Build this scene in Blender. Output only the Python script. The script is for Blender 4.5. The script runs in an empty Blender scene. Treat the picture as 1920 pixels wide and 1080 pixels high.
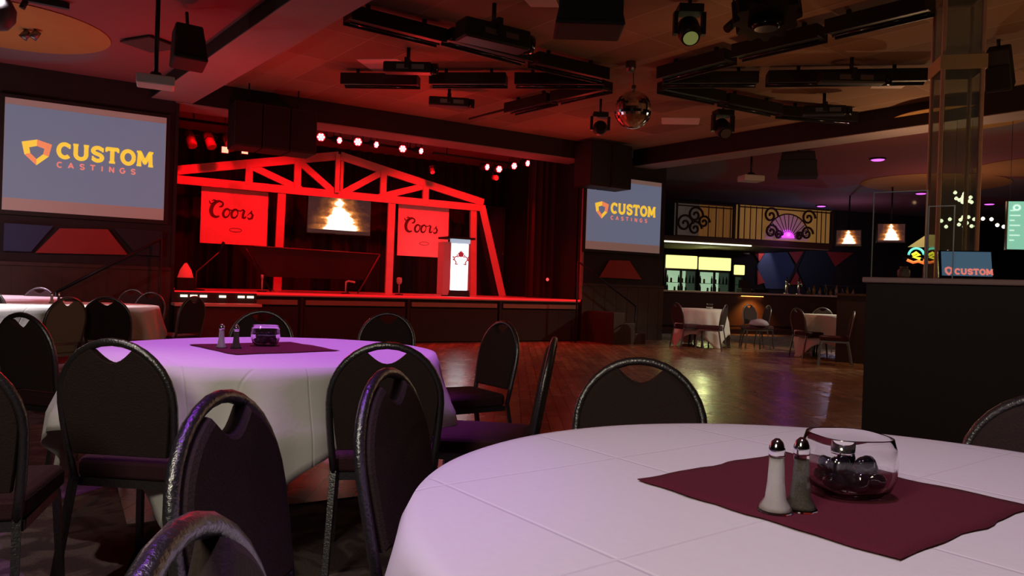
import bpy, bmesh, math, random
from mathutils import Vector, Matrix, noise
random.seed(7)
PI = math.pi; R = math.radians
C = bpy.context.scene.collection
SC = bpy.context.scene

# ------------------------------------------------------------------ camera
FPX = 1400.0; ROLL = R(1.9); PITCH = R(.16); EYE = 1.10
Rv = Vector((1, 0, 0)); Fv = Vector((0, math.cos(PITCH), -math.sin(PITCH))); Uv = Vector((0, math.sin(PITCH), math.cos(PITCH)))
rc = math.cos(ROLL)*Rv + math.sin(ROLL)*Uv
uc = -math.sin(ROLL)*Rv + math.cos(ROLL)*Uv
cam = bpy.data.objects.new('camera', bpy.data.cameras.new('camera')); C.objects.link(cam)
m3 = Matrix((rc, uc, -Fv)).transposed()
cam.matrix_world = Matrix.Translation((0, 0, EYE)) @ m3.to_4x4()
cam.data.sensor_width = 36; cam.data.lens = FPX/1920*36; cam.data.clip_start = .05
SC.camera = cam
SC.view_settings.view_transform = 'Standard'; SC.view_settings.look = 'None'
SC.view_settings.exposure = 0.0; SC.view_settings.gamma = 1.0
# ------------------------------------------------------------------ world: the faint glow of a dark hall
w = bpy.data.worlds.new('world'); SC.world = w; w.use_nodes = True
w.node_tree.nodes['Background'].inputs[0].default_value = (1, .55, .5, 1)
w.node_tree.nodes['Background'].inputs[1].default_value = .006

def ray(px, py):
    d = (px-960)*rc + (540-py)*uc + FPX*Fv
    return d/d.y
def onz(px, py, z):
    d = ray(px, py); t = (z-EYE)/d.z
    return Vector((d.x*t, t, z))
def ony(px, py, Y):
    d = ray(px, py)
    return Vector((d.x*Y, Y, EYE+d.z*Y))
# frame of the stage: u runs along the stage front to the right, w runs back from the front edge
SA = R(31); SE = Vector((math.cos(SA), math.sin(SA), 0)); SN = Vector((-math.sin(SA), math.cos(SA), 0)); SO = Vector((-5.2, 11.5, 0))
def S(u, w, z): return SO + u*SE + w*SN + Vector((0, 0, z))
def onw(px, py, w):
    d = ray(px, py); t = (w + SO.dot(SN))/d.dot(SN); P = d*t
    return ((P-SO).dot(SE), P.z+EYE)
# frame of the bar
BA = R(17); BE = Vector((math.cos(BA), math.sin(BA), 0)); BN = Vector((-math.sin(BA), math.cos(BA), 0)); BO = Vector((3.8, 19.0, 0))
def B(u, w, z): return BO + u*BE + w*BN + Vector((0, 0, z))
def onb(px, py, w):
    d = ray(px, py); t = (w + BO.dot(BN))/d.dot(BN); P = d*t
    return ((P-BO).dot(BE), P.z+EYE)

# ------------------------------------------------------------------ lights
def light(kind, name, loc, energy, color, aim=None, size=.3, spot=60, blend=.5, soft=.05):
    l = bpy.data.lights.new(name, kind); l.energy = energy; l.color = color
    if kind == 'AREA': l.shape = 'DISK'; l.size = size
    elif kind == 'SPOT': l.spot_size = R(spot); l.spot_blend = blend; l.shadow_soft_size = soft
    else: l.shadow_soft_size = size
    o = bpy.data.objects.new(name, l); C.objects.link(o); o.location = loc
    if aim is not None:
        o.rotation_euler = (Vector(aim)-Vector(loc)).to_track_quat('-Z', 'Y').to_euler()
    return o
RED = (1, .003, .010); PUR = (.50, .12, 1); WARM = (1, .86, .66)
T1C = (.605, 1.175); T2C = (-1.13, 3.5)
# red wash of the stage
for u, e in ((.6, 230), (1.9, 270), (3.2, 240), (4.6, 260), (6.0, 250)):
    light('SPOT', 'stage_wash_light', S(u, .5, 3.62), e, RED, S(u+.1, 2.2, 1.9), spot=88, blend=.8)
light('SPOT', 'stage_wash_light', S(5.9, -1.5, 3.5), 60, RED, S(6.4, 1.0, .9), spot=70, blend=.8)
for u in (1.2, 3.8, 6.4): light('SPOT', 'deck_light', S(u, .9, 3.6), 230, RED, S(u, .3, .86), spot=95, blend=1)
for u in (1.2, 3.8, 6.4): light('SPOT', 'front_fill_light', S(u, -2.6, 3.9), 210, RED, S(u, -.1, .8), spot=52, blend=1)  # unseen spots added to redden the front edge of the deck
for u in (1.6, 4.2, 6.6): light('POINT', 'header_fill_light', S(u, .45, 3.35), 1.6, (1, .03, .05), size=0)  # added points for the red spill on the header underside
light('POINT', 'ceiling_fill_light', S(.3, -2.6, 2.1), 60, (1, .015, .02), size=0)  # this and the next two: unseen points added to redden ceiling and beam
light('POINT', 'ceiling_fill_light', S(3.2, -2.0, 2.9), 34, (1, .03, .025), size=0)
light('POINT', 'ceiling_fill_light', S(6.6, -1.5, 3.0), 14, (1, .05, .03), size=0)
# lamps over the tables, and fill lights added for the hall
light('SPOT', 'purple_downlight_light', (-1.05, 3.6, 3.9), 330, (.64, .15, 1), (-1.05, 3.58, .76), spot=38, blend=.5)
light('SPOT', 'purple_downlight_light', (-1.0, 1.5, 3.9), 110, (.40, .05, 1), (-.75, 1.3, .8), spot=36, blend=.6)
light('SPOT', 'table_and_fill_spot', (.2, .5, 3.9), 150, (.92, .67, 1), (.6, 1.0, .76), spot=46, blend=.7, soft=.15)
light('AREA', 'house_light', (-1.3, -.9, 2.7), 35, (1, .90, .68), (.2, 1.6, .6), size=.8)
light('SPOT', 'table_and_fill_spot', (-5.0, 7.0, 3.8), 1500, (1, .90, .92), (-5.1, 7.7, .76), spot=56, blend=.6)
light('SPOT', 'table_and_fill_spot', (-6.6, 8.6, 3.8), 420, (1, .66, .90), (-6.6, 9.1, .76), spot=52, blend=.6)
light('POINT', 'hall_fill_light', (6.0, 6.5, 2.2), 34, (1, .52, .20), size=0)  # hall points are unseen fill, added to brighten ceiling and floor
light('POINT', 'hall_fill_light', (6.2, 11.6, 2.6), 46, (1, .56, .28), size=0)
light('POINT', 'hall_fill_light', (2.6, 8.6, 2.8), 13, (1, .46, .20), size=0)
light('POINT', 'hall_fill_light', (-6.6, 8.3, 2.0), 38, (1, .60, .60), size=0)
light('POINT', 'hall_fill_light', (9.6, 16.5, 2.2), 46, (1, .50, .42), size=0)
light('SPOT', 'table_and_fill_spot', (-1.9, 1.9, 3.9), 130, (1, .82, .75), (-1.7, 2.2, 0), spot=50, blend=.9)  # spot added to lighten the carpet at the left, not over a table
light('SPOT', 'table_and_fill_spot', (9.4, 13.6, 3.8), 500, (1, .95, .70), (5.9, 13.4, .6), spot=60, blend=.6)
light('SPOT', 'table_and_fill_spot', (3.0, 11.6, 3.7), 90, (1, .80, .65), (3.9, 15.2, .5), spot=50, blend=.8)

# ------------------------------------------------------------------ materials
def srgb(c): return tuple(((x/255)/12.92 if x/255 <= .04045 else ((x/255+.055)/1.055)**2.4) for x in c)
def mat(name, col, rough=.6, metal=0., em=None, es=1., trans=0., ior=1.45, noise_=0., nscale=20., bump=0., alpha=1., coat=0., spec=None):
    m = bpy.data.materials.new(name); m.use_nodes = True; nt = m.node_tree; b = nt.nodes['Principled BSDF']
    b.inputs['Base Color'].default_value = (*col, 1); b.inputs['Roughness'].default_value = rough; b.inputs['Metallic'].default_value = metal
    b.inputs['Transmission Weight'].default_value = trans; b.inputs['IOR'].default_value = ior; b.inputs['Coat Weight'].default_value = coat
    if spec is not None: b.inputs['Specular IOR Level'].default_value = spec
    if em: b.inputs['Emission Color'].default_value = (*em, 1); b.inputs['Emission Strength'].default_value = es
    if noise_ or bump:
        tc = nt.nodes.new('ShaderNodeTexCoord'); n = nt.nodes.new('ShaderNodeTexNoise'); n.inputs['Scale'].default_value = nscale; n.inputs['Detail'].default_value = 4
        nt.links.new(tc.outputs['Object'], n.inputs['Vector'])
        if noise_:
            r = nt.nodes.new('ShaderNodeMix'); r.data_type = 'RGBA'; r.blend_type = 'MIX'
            r.inputs[6].default_value = (*[c*(1-noise_) for c in col], 1); r.inputs[7].default_value = (*[min(1, c*(1+noise_)) for c in col], 1)
            nt.links.new(n.outputs['Fac'], r.inputs[0]); nt.links.new(r.outputs[2], b.inputs['Base Color'])
        if bump:
            bp = nt.nodes.new('ShaderNodeBump'); bp.inputs['Strength'].default_value = bump; bp.inputs['Distance'].default_value = .01
            nt.links.new(n.outputs['Fac'], bp.inputs['Height']); nt.links.new(bp.outputs['Normal'], b.inputs['Normal'])
    return m
M = {}
M['black'] = mat('black_paint', (.012, .009, .009), .7, noise_=.2)
M['blackmetal'] = mat('black_metal', (.010, .009, .009), .45, .2)
M['blackgloss'] = mat('black_gloss', (.006, .006, .006), .15)
M['fabric'] = mat('burgundy_upholstery', (.042, .024, .022), .85, noise_=.35, nscale=180, bump=.3)
M['seatfab'] = mat('burgundy_seat_cloth', (.060, .016, .027), .85, noise_=.3, nscale=180, bump=.3)
M['tan'] = mat('tan_upholstery', (.30, .25, .19), .85, noise_=.2, nscale=160, bump=.2)
M['frame'] = mat('hammered_grey_metal', (.20, .20, .21), .30, .9, noise_=.35, nscale=150, bump=.25)
M['cloth'] = mat('white_tablecloth', (.80, .78, .76), .9, noise_=.03, nscale=60, bump=.06)
M['napkin'] = mat('burgundy_napkin', (.115, .008, .022), .9, noise_=.18, nscale=220, bump=.3)
M['glass'] = mat('clear_glass', (1, 1, 1), .02, trans=1, ior=1.47)
M['salt'] = mat('salt', (.85, .83, .78), .9, bump=.1, nscale=300, noise_=.05)
M['pepper'] = mat('pepper', (.14, .13, .09), .9, noise_=.8, nscale=400)
M['chrome'] = mat('chrome', (.8, .8, .8), .12, 1.0)
M['pebble'] = mat('black_pebble', (.008, .008, .010), .06, coat=1)
M['timber'] = mat('rough_timber', (.48, .24, .22), .7, noise_=.15, nscale=6)
M['stagefloor'] = mat('stage_floor', (.50, .38, .34), .32, noise_=.2, nscale=3)
M['stagewall'] = mat('stage_black_wall', (.010, .006, .006), .8)
M['skirt'] = mat('stage_skirt', (.014, .013, .013), .8, noise_=.3, nscale=30)
M['strip'] = mat('stage_trim', (.20, .17, .12), .7, noise_=.3, nscale=40)
M['woodpanel'] = mat('dark_wood_panel', (.045, .020, .014), .55, noise_=.4, nscale=8)
M['darkwall'] = mat('dark_wall', (.020, .014, .016), .8, noise_=.3, nscale=4)
M['bluepaint'] = mat('blue_paint', (.030, .050, .13), .7, noise_=.15, nscale=5)
M['redpaint'] = mat('red_paint', (.30, .030, .028), .7, noise_=.15, nscale=5)
M['navypaint'] = mat('navy_paint', (.012, .018, .030), .7)
M['screenwhite'] = mat('screen_cloth', (.62, .56, .54), .9)
M['screenblue'] = mat('projected_blue', (.12, .12, .12), .9, em=srgb((100, 107, 130)), es=.78, noise_=.05, nscale=2)
M['screenedge'] = mat('screen_border', (.4, .35, .33), .9, em=srgb((98, 76, 72)), es=.8)  # border glows faintly in place of the ambient light on it
M['yellowlogo'] = mat('projected_yellow', (.3, .3, .1), .9, em=srgb((240, 190, 60)), es=.95)
M['orangelogo'] = mat('projected_orange', (.3, .2, .1), .9, em=srgb((232, 126, 84)), es=.95)
M['pinklogo'] = mat('projected_pink', (.3, .2, .1), .9, em=srgb((225, 120, 110)), es=.9)
M['case'] = mat('white_plastic', (.55, .52, .50), .5)
M['banner'] = mat('banner_cloth', (.62, .32, .32), .8, noise_=.14, nscale=7)
M['bannerink'] = mat('banner_ink', (.06, .012, .012), .8)
M['lit_panel'] = mat('lit_panel', (.8, .85, .9), .5, em=(.92, .97, 1.0), es=2.2)
M['lit_top'] = mat('lit_panel_top', (.4, .5, .55), .5, em=srgb((150, 180, 200)), es=.9)
M['emblem'] = mat('emblem_red', (.3, .02, .03), .6, em=srgb((165, 35, 50)), es=.6)
M['wing'] = mat('lectern_wing', (.62, .45, .50), .5)
M['led'] = mat('red_led_lens', (1, .2, .2), .3, em=(1, .26, .28), es=4.5)
M['ledrim'] = mat('red_led_rim', (1, .05, .05), .3, em=(1, .01, .02), es=1.3)
M['purplelamp'] = mat('purple_lamp', (1, 1, 1), .3, em=(.70, .10, .85), es=1.7)
M['ceilrecess'] = None
M['soffit'] = mat('soffit_paint', (.30, .24, .24), .8, noise_=.1, nscale=3)
M['pinktroffer'] = mat('troffer_diffuser', (.75, .62, .60), .5)
M['mirror'] = mat('mirror_tiles', (.85, .85, .85), .06, 1.0)
M['counter'] = mat('counter_top', (.52, .42, .38), .3)
M['iron'] = mat('wrought_iron', (.03, .015, .008), .6)
M['amber'] = mat('amber_backlit_panel', (.5, .35, .15), .6, em=srgb((142, 104, 50)), es=.42)
M['amberdim'] = mat('amber_backlit_panel_dim', (.5, .35, .15), .6, em=srgb((120, 78, 34)), es=.34)
M['coolersign'] = mat('cooler_sign', (.9, .9, .5), .5, em=(1.0, .94, .30), es=1.25)
M['coolerin'] = mat('cooler_interior', (.6, .7, .6), .5, em=srgb((170, 205, 165)), es=.8)
M['striplight'] = mat('strip_light', (1, 1, .8), .5, em=(1, .97, .72), es=1.5)
M['bottle'] = mat('dark_bottle', (.03, .04, .02), .2)
M['bottlebrown'] = mat('brown_bottle', (.20, .10, .02), .2)
M['bulb'] = mat('bulb', (1, 1, .9), .5, em=(1, .97, .70), es=3.0)
M['menu'] = mat('menu_screen', (.2, .5, .4), .4, em=srgb((128, 205, 178)), es=.8)
M['menutext'] = mat('menu_text', (.7, .9, .9), .4, em=srgb((205, 240, 225)), es=.9)
M['postwood'] = mat('column_trim', (.50, .28, .19), .5, noise_=.2, nscale=12)
M['band'] = mat('column_band', (.48, .32, .16), .5, noise_=.15, nscale=14)
M['tint'] = mat('tinted_panel', (.62, .68, .62), .03, trans=.9, ior=1.02)
M['plexi'] = mat('clear_acrylic', (.93, .95, .95), .02, trans=1, ior=1.05)
M['plexiedge'] = mat('acrylic_edge', (.35, .36, .38), .3)
M['halfwall'] = mat('half_wall_laminate', (.026, .010, .010), .6, noise_=.15, nscale=30)
M['halfcap'] = mat('half_wall_cap', (.66, .40, .42), .45)
M['ltpurple'] = mat('lilac_cloth', (.42, .34, .45), .9)
M['orangeglow'] = mat('orange_lamp', (1, .5, .2), .5, em=(1, .32, .06), es=6)
M['teal'] = mat('teal_neon', (.1, .8, .8), .5, em=srgb((90, 190, 190)), es=1.2)
M['yneon'] = mat('yellow_neon', (.9, .8, .1), .5, em=srgb((235, 225, 50)), es=1.3)
M['oneon'] = mat('orange_neon', (.9, .3, .1), .5, em=srgb((250, 110, 50)), es=1.3)
M['olive'] = mat('olive_sign', (.3, .3, .15), .6, em=srgb((120, 125, 80)), es=.5)
M['violet'] = mat('violet_glass', (.5, .1, .6), .3, em=(.75, .08, .85), es=1.1)
M['ceilyellow'] = mat('ceiling_yellow_paint', (.42, .22, .065), .9, noise_=.08, nscale=5)
M['green'] = mat('green_lens', (.4, .5, .2), .3, em=srgb((120, 130, 70)), es=.5)
M['redshade'] = mat('red_shade', (.9, .1, .08), .6, em=(1, .03, .03), es=.5)
M['whitelamp'] = mat('white_work_lamp', (.8, .9, .7), .5, em=srgb((200, 215, 160)), es=1.0)
M['redgel'] = mat('red_gel', (.14, .03, .03), .5)
M['ember'] = mat('red_sign_lamp', (1, .1, .1), .5, em=(1, .05, .05), es=2)

def crease(m):
    nt = m.node_tree; b = nt.nodes['Principled BSDF']; tc = nt.nodes.new('ShaderNodeTexCoord'); mp = nt.nodes.new('ShaderNodeMapping'); mp.inputs['Rotation'].default_value = (0, 0, R(53)); mp.inputs['Location'].default_value = (.08, .12, 0)
    br = nt.nodes.new('ShaderNodeTexBrick'); br.offset = 0; br.inputs['Scale'].default_value = 1; br.inputs['Brick Width'].default_value = .40; br.inputs['Row Height'].default_value = .40; br.inputs['Mortar Size'].default_value = .006; br.inputs['Mortar Smooth'].default_value = 1.0
    bp = nt.nodes.new('ShaderNodeBump'); bp.inputs['Strength'].default_value = .45; bp.inputs['Distance'].default_value = .004; bp.invert = True
    old = [l for l in nt.links if l.to_socket == b.inputs['Normal']][0].from_node
    nt.links.new(tc.outputs['Object'], mp.inputs[0]); nt.links.new(mp.outputs[0], br.inputs['Vector']); nt.links.new(br.outputs['Fac'], bp.inputs['Height']); nt.links.new(old.outputs[0], bp.inputs['Normal']); nt.links.new(bp.outputs[0], b.inputs['Normal'])
crease(M['cloth'])
def wood_floor():
    m = bpy.data.materials.new('parquet'); m.use_nodes = True; nt = m.node_tree; b = nt.nodes['Principled BSDF']
    tc = nt.nodes.new('ShaderNodeTexCoord'); mp = nt.nodes.new('ShaderNodeMapping'); mp.inputs['Rotation'].default_value = (0, 0, R(90))
    br = nt.nodes.new('ShaderNodeTexBrick'); br.inputs['Scale'].default_value = 1; br.inputs['Brick Width'].default_value = .9; br.inputs['Row Height'].default_value = .11
    br.inputs['Mortar Size'].default_value = .004; br.inputs['Color1'].default_value = (.34, .19, .10, 1); br.inputs['Color2'].default_value = (.19, .095, .052, 1); br.inputs['Mortar'].default_value = (.03, .015, .01, 1)
    br.offset = .37
    nt.links.new(tc.outputs['Object'], mp.inputs['Vector']); nt.links.new(mp.outputs[0], br.inputs['Vector']); nt.links.new(br.outputs['Color'], b.inputs['Base Color'])
    n = nt.nodes.new('ShaderNodeTexNoise'); n.inputs['Scale'].default_value = 3
    nt.links.new(tc.outputs['Object'], n.inputs['Vector'])
    mr = nt.nodes.new('ShaderNodeMapRange'); mr.inputs['To Min'].default_value = .16; mr.inputs['To Max'].default_value = .36
    nt.links.new(n.outputs['Fac'], mr.inputs['Value']); nt.links.new(mr.outputs[0], b.inputs['Roughness'])
    return m
M['parquet'] = wood_floor()
def carpet():
    m = bpy.data.materials.new('carpet'); m.use_nodes = True; nt = m.node_tree; b = nt.nodes['Principled BSDF']; b.inputs['Roughness'].default_value = .95
    tc = nt.nodes.new('ShaderNodeTexCoord')
    n1 = nt.nodes.new('ShaderNodeTexNoise'); n1.inputs['Scale'].default_value = 5; n1.inputs['Detail'].default_value = 2; n1.inputs['Distortion'].default_value = 1.5
    n2 = nt.nodes.new('ShaderNodeTexNoise'); n2.inputs['Scale'].default_value = 120
    cr = nt.nodes.new('ShaderNodeValToRGB'); cr.color_ramp.elements[0].position = .45; cr.color_ramp.elements[0].color = (.085, .050, .058, 1); cr.color_ramp.elements[1].position = .56; cr.color_ramp.elements[1].color = (.20, .145, .135, 1)
    mx = nt.nodes.new('ShaderNodeMix'); mx.data_type = 'RGBA'; mx.blend_type = 'MULTIPLY'; mx.inputs[0].default_value = .7
    nt.links.new(tc.outputs['Object'], n1.inputs['Vector']); nt.links.new(tc.outputs['Object'], n2.inputs['Vector'])
    nt.links.new(n1.outputs['Fac'], cr.inputs[0]); nt.links.new(cr.outputs[0], mx.inputs[6]); nt.links.new(n2.outputs['Fac'], mx.inputs[7]); nt.links.new(mx.outputs[2], b.inputs['Base Color'])
    bp = nt.nodes.new('ShaderNodeBump'); bp.inputs['Strength'].default_value = .4; bp.inputs['Distance'].default_value = .01; nt.links.new(n2.outputs['Fac'], bp.inputs['Height']); nt.links.new(bp.outputs[0], b.inputs['Normal'])
    return m
M['carpet'] = carpet()
def tiles():
    m = bpy.data.materials.new('ceiling_tiles'); m.use_nodes = True; nt = m.node_tree; b = nt.nodes['Principled BSDF']; b.inputs['Roughness'].default_value = .9
    tc = nt.nodes.new('ShaderNodeTexCoord'); mp = nt.nodes.new('ShaderNodeMapping'); mp.inputs['Rotation'].default_value = (0, 0, R(52)); mp.inputs['Scale'].default_value = (1, 1, 1)
    br = nt.nodes.new('ShaderNodeTexBrick'); br.offset = 0; br.inputs['Scale'].default_value = 1; br.inputs['Brick Width'].default_value = 1.22; br.inputs['Row Height'].default_value = .61; br.inputs['Mortar Size'].default_value = .008
    br.inputs['Color1'].default_value = (.36, .22, .14, 1); br.inputs['Color2'].default_value = (.21, .125, .075, 1); br.inputs['Mortar'].default_value = (.36, .27, .2, 1)
    nt.links.new(tc.outputs['Object'], mp.inputs[0]); nt.links.new(mp.outputs[0], br.inputs['Vector']); nt.links.new(br.outputs['Color'], b.inputs['Base Color'])
    return m
M['ceilrecess'] = tiles()
def outer_ceiling():
    # painted ceiling: soft wavy zones of maroon and grey
    m = bpy.data.materials.new('painted_ceiling'); m.use_nodes = True; nt = m.node_tree; b = nt.nodes['Principled BSDF']; b.inputs['Roughness'].default_value = .9
    tc = nt.nodes.new('ShaderNodeTexCoord'); n = nt.nodes.new('ShaderNodeTexNoise'); n.inputs['Scale'].default_value = .22; n.inputs['Detail'].default_value = 0
    cr = nt.nodes.new('ShaderNodeValToRGB'); cr.color_ramp.interpolation = 'LINEAR'
    cr.color_ramp.elements[0].position = .47; cr.color_ramp.elements[0].color = (.20, .15, .165, 1); cr.color_ramp.elements[1].position = .50; cr.color_ramp.elements[1].color = (.26, .075, .080, 1)
    nt.links.new(tc.outputs['Object'], n.inputs['Vector']); nt.links.new(n.outputs['Fac'], cr.inputs[0]); nt.links.new(cr.outputs[0], b.inputs['Base Color'])
    return m
M['ceilouter'] = outer_ceiling()
def fire(name):
    # picture on a screen: bright campfire on a dark ground; local x across, local z up
    m = bpy.data.materials.new(name); m.use_nodes = True; nt = m.node_tree; b = nt.nodes['Principled BSDF']; b.inputs['Base Color'].default_value = (.005, .005, .005, 1); b.inputs['Specular IOR Level'].default_value = 0
    tc = nt.nodes.new('ShaderNodeTexCoord'); n = nt.nodes.new('ShaderNodeTexNoise'); n.inputs['Scale'].default_value = 6; n.inputs['Detail'].default_value = 3
    nt.links.new(tc.outputs['Generated'], n.inputs['Vector'])
    sx = nt.nodes.new('ShaderNodeSeparateXYZ'); nt.links.new(tc.outputs['Generated'], sx.inputs[0])
    def mth(op, a, b_=None):
        q = nt.nodes.new('ShaderNodeMath'); q.operation = op
        for i, v in enumerate((a, b_)):
            if v is None: continue
            if isinstance(v, (int, float)): q.inputs[i].default_value = v
            else: nt.links.new(v, q.inputs[i])
        return q.outputs[0]
    x = mth('ABSOLUTE', mth('SUBTRACT', sx.outputs[0], .5)); z = sx.outputs[2]
    nz = mth('MULTIPLY', mth('SUBTRACT', n.outputs['Fac'], .5), .38)
    wid = mth('MULTIPLY', mth('SUBTRACT', 1.15, z), .30)                     # flame narrows upward
    core = mth('SUBTRACT', mth('ADD', wid, nz), x)
    base = mth('GREATER_THAN', z, .10)
    v = mth('ADD', mth('MULTIPLY', core, base), mth('MULTIPLY', mth('SUBTRACT', base, 1.0), .3))
    cr = nt.nodes.new('ShaderNodeValToRGB'); e = cr.color_ramp.elements
    e[0].position = 0; e[0].color = (.030, .011, .010, 1); e[1].position = 1; e[1].color = (1, 1, 1, 1)
    for p, c in ((.22, (.09, .028, .012, 1)), (.38, (.24, .07, .02, 1)), (.48, (.75, .26, .06, 1)), (.54, (1, .85, .6, 1))):
        q = e.new(p); q.color = c
    nt.links.new(mth('ADD', mth('MULTIPLY', v, 1.8), .45), cr.inputs[0]); nt.links.new(cr.outputs[0], b.inputs['Emission Color']); b.inputs['Emission Strength'].default_value = 1.7
    return m
M['fire'] = fire('campfire_picture')

# ------------------------------------------------------------------ mesh helpers
class MB:
    def __init__(s): s.bm = bmesh.new(); s.sm = False
    def box(s, x0, x1, y0, y1, z0, z1, T=None, taper=1.):
        cx, cy = (x0+x1)/2, (y0+y1)/2
        c = [(x0, y0, z0), (x1, y0, z0), (x1, y1, z0), (x0, y1, z0)]
        t = [(cx+(x-cx)*taper, cy+(y-cy)*taper, z1) for x, y, _ in c]
        return s.hexa(c+t, T)
    def hexa(s, pts, T=None):
        v = [s.bm.verts.new((T @ Vector(p)) if T else Vector(p)) for p in pts]
        for f in ((3, 2, 1, 0), (4, 5, 6, 7), (0, 1, 5, 4), (1, 2, 6, 5), (2, 3, 7, 6), (3, 0, 4, 7)): s.bm.faces.new([v[i] for i in f])
        return s
    def beam(s, a, b, w, h, up=(0, 0, 1)):
        a, b = Vector(a), Vector(b); d = (b-a); L = d.length; d.normalize(); up = Vector(up)
        if abs(d.dot(up)) > .99: up = Vector((0, 1, 0))
        x = d.cross(up).normalized(); z = x.cross(d)
        T = Matrix((( x.x, d.x, z.x, a.x), (x.y, d.y, z.y, a.y), (x.z, d.z, z.z, a.z), (0, 0, 0, 1)))
        return s.box(-w/2, w/2, 0, L, -h/2, h/2, T)
    def tube(s, pts, r, n=8, cap=True, closed=False):
        pts = [Vector(p) for p in pts]; rings = []; N = len(pts); prev = None
        for i, p in enumerate(pts):
            if closed: t = pts[(i+1) % N]-pts[i-1]
            else: t = pts[min(i+1, N-1)]-pts[max(i-1, 0)]
            t.normalize()
            if prev is None:
                a = Vector((0, 0, 1)) if abs(t.z) < .9 else Vector((1, 0, 0)); x = t.cross(a).normalized()
            else: x = (prev-t*prev.dot(t)).normalized()
            prev = x; y = t.cross(x); rr = r[i] if isinstance(r, (list, tuple)) else r
            rings.append([s.bm.verts.new(p+rr*(math.cos(2*PI*k/n)*x+math.sin(2*PI*k/n)*y)) for k in range(n)])
        for i in range(N if closed else N-1):
            a, b = rings[i], rings[(i+1) % N]
            for k in range(n):
                f = s.bm.faces.new((a[k], a[(k+1) % n], b[(k+1) % n], b[k])); f.smooth = True
        if cap and not closed:
            s.bm.faces.new(rings[0][::-1]); s.bm.faces.new(rings[-1])
        return s
    def lathe(s, prof, n=24, T=None, cap=True, sq=None, smooth=True):
        rings = []
        for r, z in prof:
            ring = []
            for k in range(n):
                a = 2*PI*k/n; q = 1.
                if sq: q = 1/((abs(math.cos(a))**sq+abs(math.sin(a))**sq)**(1/sq))
                p = Vector((r*q*math.cos(a), r*q*math.sin(a), z)); ring.append(s.bm.verts.new(T @ p if T else p))
            rings.append(ring)
        for a, b in zip(rings, rings[1:]):
            for k in range(n):
                f = s.bm.faces.new((a[k], a[(k+1) % n], b[(k+1) % n], b[k])); f.smooth = smooth
        if cap: s.bm.faces.new(rings[0][::-1]); s.bm.faces.new(rings[-1])
        return s
    def prism(s, poly, y0, y1, T=None):
        """polygon in local xz, extruded along y"""
        f = [s.bm.verts.new(T @ Vector((x, y0, z)) if T else Vector((x, y0, z))) for x, z in poly]
        b = [s.bm.verts.new(T @ Vector((x, y1, z)) if T else Vector((x, y1, z))) for x, z in poly]
        s.bm.faces.new(f); s.bm.faces.new(b[::-1]); n = len(poly)
        for i in range(n): s.bm.faces.new((f[(i+1) % n], f[i], b[i], b[(i+1) % n]))
        return s
    def stroke(s, pts, wd, y=0., th=.004, sx=1., sz=1., ox=0., oz=0.):
        P = [(ox+x*sx, oz+z*sz) for x, z in pts]
        for i in range(len(P)-1):
            (x0, z0), (x1, z1) = P[i], P[i+1]; L = math.hypot(x1-x0, z1-z0)
            if L < 1e-6: continue
            w0 = wd[i] if isinstance(wd, list) else wd; w1 = wd[i+1] if isinstance(wd, list) else wd
            nx, nz = -(z1-z0)/L/2, (x1-x0)/L/2
            s.prism([(x0+nx*w0, z0+nz*w0), (x0-nx*w0, z0-nz*w0), (x1-nx*w1, z1-nz*w1), (x1+nx*w1, z1+nz*w1)], y-th, y)
        for i, (x, z) in enumerate(P[1:-1]):
            w0 = wd[i+1] if isinstance(wd, list) else wd
            s.prism([(x+w0/2*math.cos(k*PI/4), z+w0/2*math.sin(k*PI/4)) for k in range(8)][::-1], y-th*.95, y)
        return s
    def build(s, name, m, parent=None, bevel=0., smooth=False, T=None):
        bmesh.ops.recalc_face_normals(s.bm, faces=s.bm.faces[:])
        if T: s.bm.transform(T)
        if smooth:
            for f in s.bm.faces: f.smooth = True
        me = bpy.data.meshes.new(name); s.bm.to_mesh(me); s.bm.free(); me.materials.append(m)
        o = bpy.data.objects.new(name, me); C.objects.link(o)
        if parent: o.parent = parent
        if bevel:
            b = o.modifiers.new('bevel', 'BEVEL'); b.width = bevel; b.segments = 2; b.limit_method = 'ANGLE'
        return o
def tag(o, label, cat, group=None, kind=None):
    o['label'] = label; o['category'] = cat
    if group: o['group'] = group
    if kind: o['kind'] = kind
    return o
def thing(name, label, cat, loc=(0, 0, 0), rz=0., group=None, rot=None):
    o = bpy.data.objects.new(name, None); o.empty_display_size = .1; C.objects.link(o); o.location = loc
    o.rotation_euler = rot if rot else (0, 0, rz)
    return tag(o, label, cat, group)
def struct(name, mb, m, bevel=0.):
    o = mb.build(name, m, bevel=bevel); o['kind'] = 'structure'; return o
def copy_tree(o, parent=None):
    c = o.copy(); C.objects.link(c); c.parent = parent
    for ch in list(o.children): copy_tree(ch, c)
    return c
def dup(o, loc, rot, label, group=None, scale=None):
    c = copy_tree(o); c.location = loc; c.rotation_euler = rot if isinstance(rot, (tuple, list)) or hasattr(rot, 'x') else (0, 0, rot)
    c['label'] = label
    if group: c['group'] = group
    if scale: c.scale = scale
    return c
TS = Matrix.Translation(SO) @ Matrix.Rotation(SA, 4, 'Z')
TB = Matrix.Translation(BO) @ Matrix.Rotation(BA, 4, 'Z')

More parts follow.
